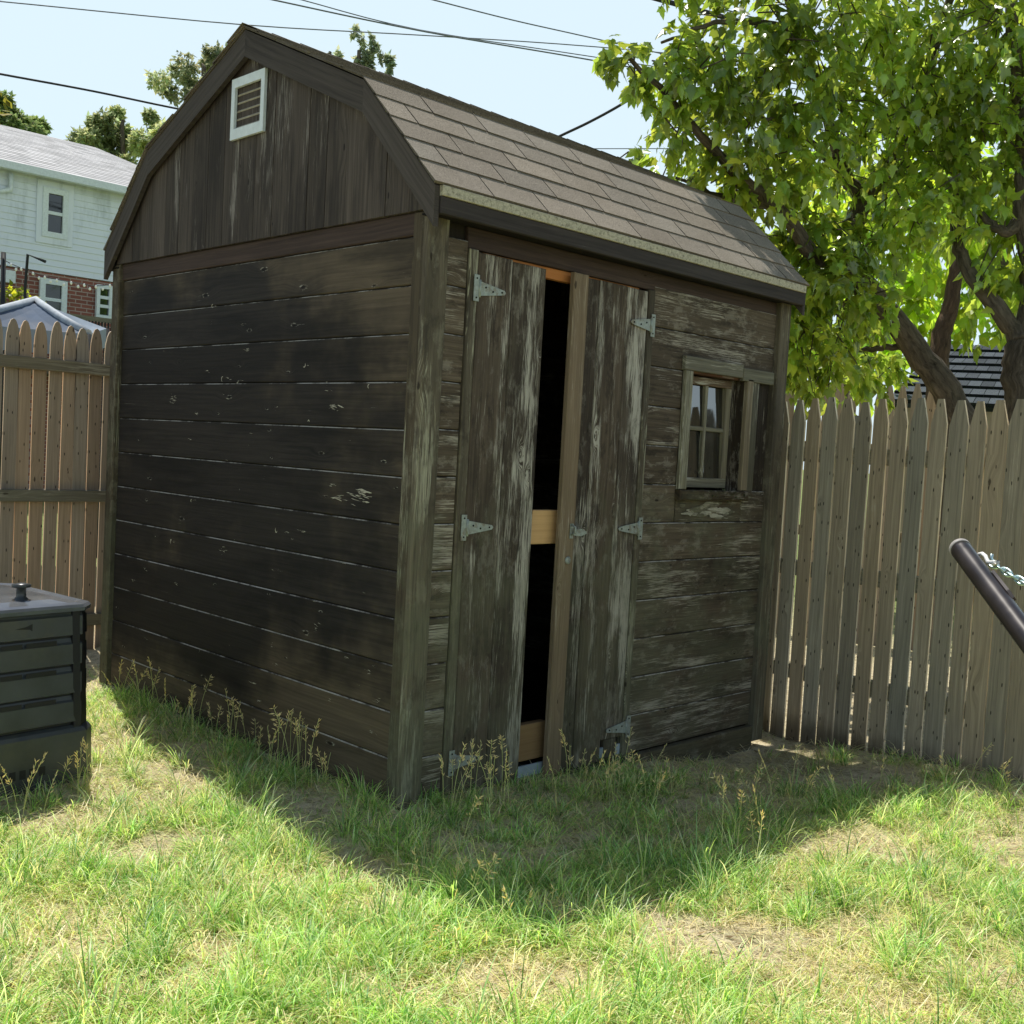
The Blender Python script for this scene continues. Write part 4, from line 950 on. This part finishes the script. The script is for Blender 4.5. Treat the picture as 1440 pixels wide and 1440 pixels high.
for e in (A_, B_, D_): m.tube([e+Z*.01, e.lerp(pk, .5)-Z*.0, pk+Z*.015], .035, 8)
m.build('ridge_tube', plain('light_canvas', (.40, .44, .48), .7), cn)
for q_ in (A_, B_, C_2, D_):
    m = MB(); m.tube([(q_.x, q_.y, -.05), q_], .03, 8); m.build('leg', M['wire'], cn)

# trees behind the house
def far_tree(label, px, py, d, rpx, n, size, col, shape=None):
    n *= 3.2; size *= .55
    b = at(px, py, d); bl = []
    if shape == 'spire':
        for i in range(46):
            u_ = random.uniform(-.85, .85); top = py-rpx*.95*(1-abs(u_)**1.3)-rpx*.1; y_ = random.uniform(top, py+rpx*.9)
            for q_ in range(3): bl.append((np.array(at(px+u_*rpx, y_-q_*rpx*.10, d)), rpx*(.085-.022*q_)*d/FPX, n/110))
    else:
        for i in range(26):
            a = random.uniform(0, 6.28); r = rpx*random.random()**.6*.95; bl.append((np.array(at(px+r*math.cos(a)*1.1, py+r*math.sin(a)*.8, d+random.uniform(-1, 1))), rpx*random.uniform(.12, .26)*d/FPX, n/26))
    t = thing('background_tree', label, 'tree', (b.x, b.y, 0))
    m = MB(); limb(m, [(b.x, b.y, -.1), (b.x, b.y, b.z*.5), b, at(px+2, py-rpx*.35, d)], .26, .02, 8, .03); m.build('trunk', M['bark'], t)
    lf, _ = spray_crown(bl, 1., size, .3, col, .35, .1); leaf_cloud('crown', M['leaf_haze'], *lf, t, True)
random.seed(9)
far_tree('dark green tree above the roof at the far left edge', 18, 170, 36, 46, 420, .30, (.16, .27, .09))
far_tree('round pale green tree above the house roof', 172, 192, 40, 58, 620, .34, (.26, .37, .17))
far_tree('feathery tree rising behind the left slope of the shed roof', 285, 118, 38, 62, 330, .32, (.24, .33, .18))
far_tree('spiky tree top showing over the ridge of the shed roof', 503, 100, 40, 58, 150, .34, (.22, .31, .19), 'spire')
far_tree('thin twiggy tree top just left of the spiky one above the roof', 462, 100, 44, 30, 60, .30, (.22, .30, .19))
t = thing('overhanging_tree', 'orange green leaf sprigs hanging in at the left edge', 'tree', at(-140, 700, 9)); t.location.z = 0
lf, _ = spray_crown(blobs_px([(-18, 215, 9, 26), (-30, 130, 9, 28), (-60, 170, 9, 45)]), 5, .10, .9, (.12, .13, .03)); leaf_cloud('crown', M['leaf_far'], *lf, t, True)
m = MB(); limb(m, [(t.location.x, t.location.y, -.1), at(-140, 400, 9), at(-110, 200, 9), at(-40, 170, 9)], .12, .02, 8); m.build('trunk', M['bark'], t)

# ------------------------------------------------------------------ overhead wires
def wire(pts, d0, d1, r, label, mat='wire_g'):
    n = len(pts); m = MB(); m.tube(bend([at(x, y, d0+(d1-d0)*i/(n-1)) for i, (x, y) in enumerate(pts)], 5), r, 6, cap=False)
    tag(m.build('power_line', M[mat]), label, 'power line', 'overhead wires')
wire([(-120, -8), (0, 2), (345, 35), (600, 50), (840, 66), (1150, 95)], 18, 24, .011, 'longest thin wire crossing the sky from the left edge over the ridge')
wire([(330, -12), (385, 0), (600, 45), (840, 86), (1150, 145)], 18, 24, .014, 'lower of two near parallel wires dipping right above the shed roof')
wire([(370, -14), (425, 0), (590, 42), (835, 80), (1150, 130)], 18, 24, .010, 'upper of two near parallel wires dipping right above the shed roof')
wire([(560, -12), (610, 0), (720, 28), (840, 55), (1150, 125)], 18, 24, .012, 'thin wire from the middle of the top edge down to the maple')
wire([(860, -20), (930, 0), (1060, 36), (1200, 78)], 14, 16, .034, 'thickest black cable entering the maple at the top', 'wire')
wire([(905, -18), (970, 0), (1050, 22), (1200, 64)], 14, 16, .010, 'thin wire just above the thickest black cable')
wire([(-60, 92), (0, 104), (130, 128), (245, 152), (420, 186)], 17, 22, .019, 'black cable running past the house roof at the left', 'wire')
wire([(700, 236), (780, 195), (830, 171), (880, 143), (922, 112), (990, 60)], 13, 12, .016, 'twisted service cable rising from the roof to the maple', 'wire')
wire([(760, 208), (820, 209), (905, 209), (1050, 209)], 24, 24, .010, 'short level wire just above the roof at the right')

# ------------------------------------------------------------------ grass
def vnoise(x, y, s, seed):
    r = np.random.default_rng(seed); g_ = r.random((64, 64)); fx, fy = x/s+31.7, y/s+17.3; ix, iy = np.floor(fx).astype(int), np.floor(fy).astype(int)
    tx, ty = fx-ix, fy-iy; tx = tx*tx*(3-2*tx); ty = ty*ty*(3-2*ty); A = lambda i, j: g_[i % 64, j % 64]
    return (A(ix, iy)*(1-tx)+A(ix+1, iy)*tx)*(1-ty)+(A(ix, iy+1)*(1-tx)+A(ix+1, iy+1)*tx)*ty
def gp(px, py, z=0): p = on(px, py, 2, z); return p.x, p.y
BARE = [(2.38, -.08, .2, .97), (2.36, -.3, .2, .97), (2.32, -.52, .18, .95), (2.26, -.74, .16, .9), (2.18, -.93, .14, .8), (*gp(870, 1175, -.02), .20, .6), (*gp(800, 1200), .12, .5), (*gp(1000, 1320), .24, .92), (*gp(940, 1285), .14, .85), (*gp(1085, 1060, -.08), .22, .95), (*gp(1150, 1085, -.06), .2, .9), (*gp(1210, 1105, -.05), .18, .7), (*gp(1190, 1055, -.05), .2, .9),
        (*gp(1260, 1200), .17, .88), (*gp(560, 1400), .12, .92), (*gp(430, 1380), .10, .7), (*gp(250, 1085), .24, .75), (*gp(210, 1190), .20, .8), (*gp(320, 1330), .09, .7), (*gp(700, 1390), .10, .75), (*gp(870, 1400), .10, .7), (*gp(1110, 1190), .1, .5), (*gp(1100, 1330), .1, .5), (*gp(1340, 1090, -.03), .2, .6), (*gp(100, 1380), .12, .5), (*gp(1240, 1300), .12, .8)]
def cover(x, y):
    b = np.ones_like(x)
    for cx, cy_, r, s in BARE: b *= 1-s*np.exp(-(((x-cx)**2+(y-cy_)**2)/(r*(.7+.6*vnoise(x, y, .11, 23)))**2)**1.5)
    p = np.clip((vnoise(x, y, .23, 41)*.65+vnoise(x, y, .10, 42)*.35-.50)*6, 0, 1); return b*(1-np.where((x > -.35) & (y > -1.05) & (x < 2.1), .12, .62)*p)
def inside(x, y):
    ok = ~((x > -.01) & (x < 2.54) & (y > -.015) & (y < 2.66))
    ok &= (x-.1*y < 2.72) & (y < 3.55)
    du = (x-bx.x)*bu.x+(y-bx.y)*bu.y; dv_ = (x-bx.x)*bv.x+(y-bx.y)*bv.y
    return ok & ~((np.abs(du) < .37) & (np.abs(dv_) < .37))
def blades(name, x, y, L, W, th0, bend_, head, cols, mat, z=None, seg=4, twist=None):
    N = len(x); zz = gz(x, y)-.008 if z is None else z
    ts = np.linspace(0, 1, seg+1); hd = np.stack([np.cos(head), np.sin(head)], 1)
    sd_a = head+np.pi/2 if twist is None else head+np.pi/2+twist; sd_ = np.stack([np.cos(sd_a), np.sin(sd_a)], 1)
    px_ = np.zeros(N); pz_ = np.zeros(N); rows = []
    for i, t in enumerate(ts):
        if i:
            a = th0+bend_*(t-.5/seg)**1.3; px_ = px_+np.sin(a)*L/seg; pz_ = pz_+np.cos(a)*L/seg
        wd = W*(.75+.5*t if t < .35 else 1.05*(1-((t-.35)/.65)**1.6))*.5
        c = np.stack([x+hd[:, 0]*px_, y+hd[:, 1]*px_, np.maximum(zz+pz_, zz+.004)], 1)
        if i < seg:
            o = np.concatenate([sd_*wd[:, None], np.zeros((N, 1))], 1); rows += [c-o, c+o]
        else: rows.append(c)
    V = np.stack(rows, 1); k = V.shape[1]
    F4 = []
    for i in range(seg-1): F4 += [2*i, 2*i+1, 2*i+3, 2*i+2]
    F3 = [2*(seg-1), 2*(seg-1)+1, k-1]
    loc = np.array(F4+F3); Lp = (loc[None]+(np.arange(N)*k)[:, None]).reshape(-1)
    sz = np.tile(np.array([4]*(seg-1)+[3]), N)
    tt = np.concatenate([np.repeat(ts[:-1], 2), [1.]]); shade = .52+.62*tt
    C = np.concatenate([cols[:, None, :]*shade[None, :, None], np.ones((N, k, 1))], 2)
    ob_ = np_mesh(name, V.reshape(-1, 3), sz, Lp, mat, C.reshape(-1, 4), smooth=True); ob_['kind'] = 'stuff'; return ob_
def scatter(n, margin=260):
    """points on the lawn, denser close to the lens"""
    xs, ys = [], []
    tot = 0
    while tot < n:
        m_ = n*3; r = 1.7+5.2*RNG.random(m_)**1.25; a = YAW+RNG.uniform(-.62, .62, m_)
        x = CAM.x+r*np.cos(a); y = CAM.y+r*np.sin(a)
        px, py, d = cam_px(np.stack([x, y, gz(x, y)], 1)); ok = inside(x, y) & (py < 1440+margin) & (px > -margin) & (px < 1440+margin)
        xs.append(x[ok]); ys.append(y[ok]); tot += ok.sum()
    return np.concatenate(xs)[:n], np.concatenate(ys)[:n]
def low(x, y):   # trodden, thin grass in front of the doors and along the side wall
    f = np.where((x > -.05) & (x < 2.6) & (y > -.75), .66, 1.); f = np.where(x > 2.15, .62, f); return np.where((x < 0) & (x > -.3) & (y > .2), .8, f)
GREEN = np.array([1.34, 1.40, 1.6])*np.array([[.27, .42, .08], [.42, .55, .14], [.15, .30, .05], [.52, .60, .20], [.34, .50, .20], [.62, .68, .36], [.10, .22, .04]])
STRAW = 1.24*np.array([[.76, .66, .38], [.85, .78, .54], [.64, .52, .28], [.70, .68, .34]])
def pick(pal, n, var=.2): return pal[RNG.integers(0, len(pal), n)]*RNG.uniform(1-var, 1+var, (n, 1))
# 1 thatch lying on the soil
x, y = scatter(52000); k = (vnoise(x, y, .4, 1)+.35*cover(x, y)+.3*RNG.random(len(x))) > .55; x, y = x[k], y[k]; n = len(x)
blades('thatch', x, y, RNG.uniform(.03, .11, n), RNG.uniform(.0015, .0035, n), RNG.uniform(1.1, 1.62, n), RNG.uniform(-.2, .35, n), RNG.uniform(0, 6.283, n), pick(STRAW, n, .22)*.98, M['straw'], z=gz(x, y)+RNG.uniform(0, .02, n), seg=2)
# 2 short turf
x, y = scatter(105000); dn = cover(x, y)*(.2+1.0*vnoise(x, y, .28, 3)*(.5+vnoise(x, y, .09, 4))); k = RNG.random(len(x)) < dn*1.0; x, y = x[k], y[k]; n = len(x)
yel = np.clip(vnoise(x, y, .5, 6)*1.5-.45, 0, 1)[:, None]; col = pick(GREEN, n)*(1-yel*.4)+pick(STRAW, n)*yel*.4; dead = RNG.random(n) < .34; col[dead] = pick(STRAW, dead.sum())
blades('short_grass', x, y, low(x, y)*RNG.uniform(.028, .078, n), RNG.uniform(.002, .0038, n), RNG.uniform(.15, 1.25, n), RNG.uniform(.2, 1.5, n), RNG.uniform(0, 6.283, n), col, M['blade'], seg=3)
# 3 tufts of long arching grass
cx, cy_ = scatter(6600); dn = cover(cx, cy_)*np.clip(vnoise(cx, cy_, .38, 8)*2.2-.55, 0, 1); k = RNG.random(len(cx)) < dn; cx, cy_ = cx[k], cy_[k]
ex = []
def wall_tufts(n, fx, fy, sx, sy):
    for _ in range(n): t_ = random.random(); ex.append((fx[0]+(fx[1]-fx[0])*t_+random.gauss(0, sx), fy[0]+(fy[1]-fy[0])*t_+random.gauss(0, sy), random.uniform(.7, 1.35)))
random.seed(17)
wall_tufts(70, (-.09, -.09), (2.4, .0), .05, .02); wall_tufts(26, (.0, 1.3), (-.12, -.12), .03, .06); wall_tufts(60, (-.15, -.42), (.1, -1.0), .08, .06); wall_tufts(70, (.1, 1.9), (-.55, -.55), .3, .28); wall_tufts(40, (.2, 1.9), (-1.08, -1.0), .1, .09)
for px, py, z_, nn, s_ in ((1172, 1065, -.05, 9, 1.5), (1330, 1100, 0, 8, 1.3), (1400, 1110, 0, 9, 1.4), (1290, 1075, 0, 4, 1.1), (1110, 1125, -.05, 6, 1.3), (1180, 1140, -.03, 8, 1.5), (1240, 1150, 0, 6, 1.4), (190, 985, 0, 8, 1.5), (230, 1000, 0, 6, 1.2), (660, 1270, 0, 7, 1.5), (620, 1240, 0, 6, 1.4), (500, 1110, 0, 8, 1.3), (60, 1130, 0, 7, 1.0), (520, 1330, 0, 6, 1.1), (900, 1110, -.03, 10, 1.4), (960, 1100, -.04, 10, 1.4), (720, 1180, -.02, 8, 1.2)):
    a, b = gp(px, py, z_)
    for _ in range(nn): ex.append((a+random.gauss(0, .05), b+random.gauss(0, .05), s_*random.uniform(.8, 1.15)))
ex = np.array(ex); kx = inside(ex[:, 0], ex[:, 1]); ex = ex[kx]
cs = np.concatenate([RNG.uniform(.5, 1.3, len(cx))*np.where(RNG.random(len(cx)) < .12, 1.5, 1.), ex[:, 2]]); cx = np.concatenate([cx, ex[:, 0]]); cy_ = np.concatenate([cy_, ex[:, 1]])
nb_ = RNG.integers(14, 34, len(cx)); rep = np.repeat(np.arange(len(cx)), nb_); n = len(rep)
rad = np.abs(RNG.normal(0, .022, n)); an = RNG.uniform(0, 6.283, n); x = cx[rep]+rad*np.cos(an); y = cy_[rep]+rad*np.sin(an); k = inside(x, y); x, y, rep, an = x[k], y[k], rep[k], an[k]; n = len(x)
lean = RNG.uniform(0, 6.283, len(cx)); hd_ = an+RNG.normal(0, .5, n); sw = RNG.random(n) < .45; hd_[sw] = lean[rep[sw]]+RNG.normal(0, .5, sw.sum())
ctone = RNG.uniform(.7, 1.25, len(cx)); col = pick(GREEN, n, .15)*ctone[rep][:, None]; dead = RNG.random(n) < .15; col[dead] = pick(STRAW, dead.sum())
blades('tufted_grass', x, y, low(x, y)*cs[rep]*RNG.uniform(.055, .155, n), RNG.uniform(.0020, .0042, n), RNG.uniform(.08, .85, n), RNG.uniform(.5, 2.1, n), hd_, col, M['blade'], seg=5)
# 4 dry seed stalks
def stalks(spots):
    m = MB()
    for (px, py, z_, cnt, h, sp_) in spots:
        a, b = gp(px, py, z_)
        for _ in range(cnt):
            x0_, y0_ = a+random.gauss(0, sp_), b+random.gauss(0, sp_)
            if not bool(inside(np.array([x0_]), np.array([y0_]))[0]): continue
            zb = float(gz(x0_, y0_)); H = h*random.uniform(.7, 1.15); hd = random.uniform(0, 6.283); le = random.uniform(.05, .4)*H
            dx, dy = math.cos(hd)*le, math.sin(hd)*le; tone = random.uniform(.75, 1.15); c = (.86*tone, .74*tone, .46*tone, 1)
            top = Vector((x0_+dx, y0_+dy, zb+H)); P0 = Vector((x0_, y0_, zb)); mid = P0.lerp(top, .55)-Vector((dx, dy, 0))*.2
            m.tube(bend([P0, mid, top], 4), .0011, 4, (c[0]*.75, c[1]*.9, c[2]*.7, 1), cap=False)
            ax_ = (top-mid).normalized(); open_ = random.random()
            for k in range(random.randint(9, 20)):
                t_ = random.random(); q_ = top-ax_*(t_*.085); s_ = unit(1)[0]; s_ = Vector(s_); s_ = (s_-ax_*s_.dot(ax_)).normalized()
                d_ = (ax_*(.8-.3*open_)+s_*(.25+.6*open_)+Vector((0, 0, -.2*open_))).normalized(); r_ = random.uniform(.0042, .009)*(1+open_*.4); q_ = q_+s_*(.012*open_*t_)
                e_ = d_.orthogonal().normalized()*r_*.22; f_ = d_.cross(e_)
                for A_1, B_1 in ((e_, f_), (f_, -e_), (-e_, -f_), (-f_, e_)):
                    m.face([q_, q_+d_*r_*.9+A_1, q_+d_*r_*2.2, q_+d_*r_*.9+B_1], None, c)
    ob_ = m.build('seed_grass', M['straw']); ob_['kind'] = 'stuff'; tag(ob_, 'pale dry grass seed heads standing along the shed walls', 'grass'); return ob_
random.seed(33)
stalks([(210, 1000, 0, 5, .24, .05), (260, 1030, 0, 6, .26, .06), (320, 1055, 0, 6, .26, .05), (420, 1095, 0, 8, .30, .05), (450, 1080, 0, 5, .28, .04), (500, 1110, 0, 5, .24, .05), (680, 1140, 0, 8, .26, .06), (860, 1125, -.02, 8, .26, .08), (1045, 1200, 0, 2, .34, .02), (390, 1075, 0, 6, .22, .05), (430, 1090, 0, 8, .26, .06), (340, 1060, 0, 3, .22, .05), (295, 1050, 0, 3, .24, .05), (470, 1100, 0, 4, .2, .05), (180, 985, 0, 3, .2, .05), (650, 1150, 0, 6, .22, .09), (730, 1130, 0, 5, .24, .08), (820, 1120, 0, 8, .22, .10), (900, 1120, -.03, 8, .2, .1), (640, 1270, 0, 6, .18, .06), (740, 1300, 0, 4, .12, .05),
        (1040, 1205, 0, 4, .24, .06), (1080, 1140, -.04, 5, .22, .06), (30, 1150, 0, 5, .26, .06), (100, 1130, 0, 5, .24, .06), (600, 1330, 0, 5, .10, .08), (1150, 1130, 0, 3, .2, .06), (40, 1000, 0, 2, .3, .05), (1250, 1110, 0, 3, .2, .06), (1380, 1120, 0, 4, .2, .08)])
# 5 litter: dead leaves and small clods
m = MB(); random.seed(12)
for _ in range(420):
    px, py = random.choice([(870, 1175), (800, 1200), (1100, 1060), (1170, 1085), (1000, 1320), (320, 1330), (560, 1390), (1250, 1200), (90, 1380), (760, 1150)]); a, b = gp(px+random.gauss(0, 55), py+random.gauss(0, 22), 0)
    if not bool(inside(np.array([a]), np.array([b]))[0]): continue
    c = Vector((a, b, float(gz(a, b))+.008)); r_ = random.uniform(.005, .018); an_ = random.uniform(0, 6.28); k = random.uniform(.5, 1.2)
    u_ = Vector((math.cos(an_), math.sin(an_), random.uniform(-.3, .3)))*r_; v_ = Vector((-math.sin(an_), math.cos(an_), random.uniform(-.4, .4)))*r_*.5
    m.face([c-u_, c-v_, c+u_+Z*.004, c+v_], None, (.30*k, .21*k, .11*k, 1))
lt = m.build('leaf_litter', M['straw']); lt['kind'] = 'stuff'
for nm, lb in (('thatch', 'pale dry straw lying on the bare soil of the yard'), ('short_grass', 'short patchy lawn grass'), ('tufted_grass', 'long arching green tufts of unmown grass'), ('leaf_litter', 'brown dead leaf scraps on bare patches')): tag(bpy.data.objects[nm], lb, 'grass')
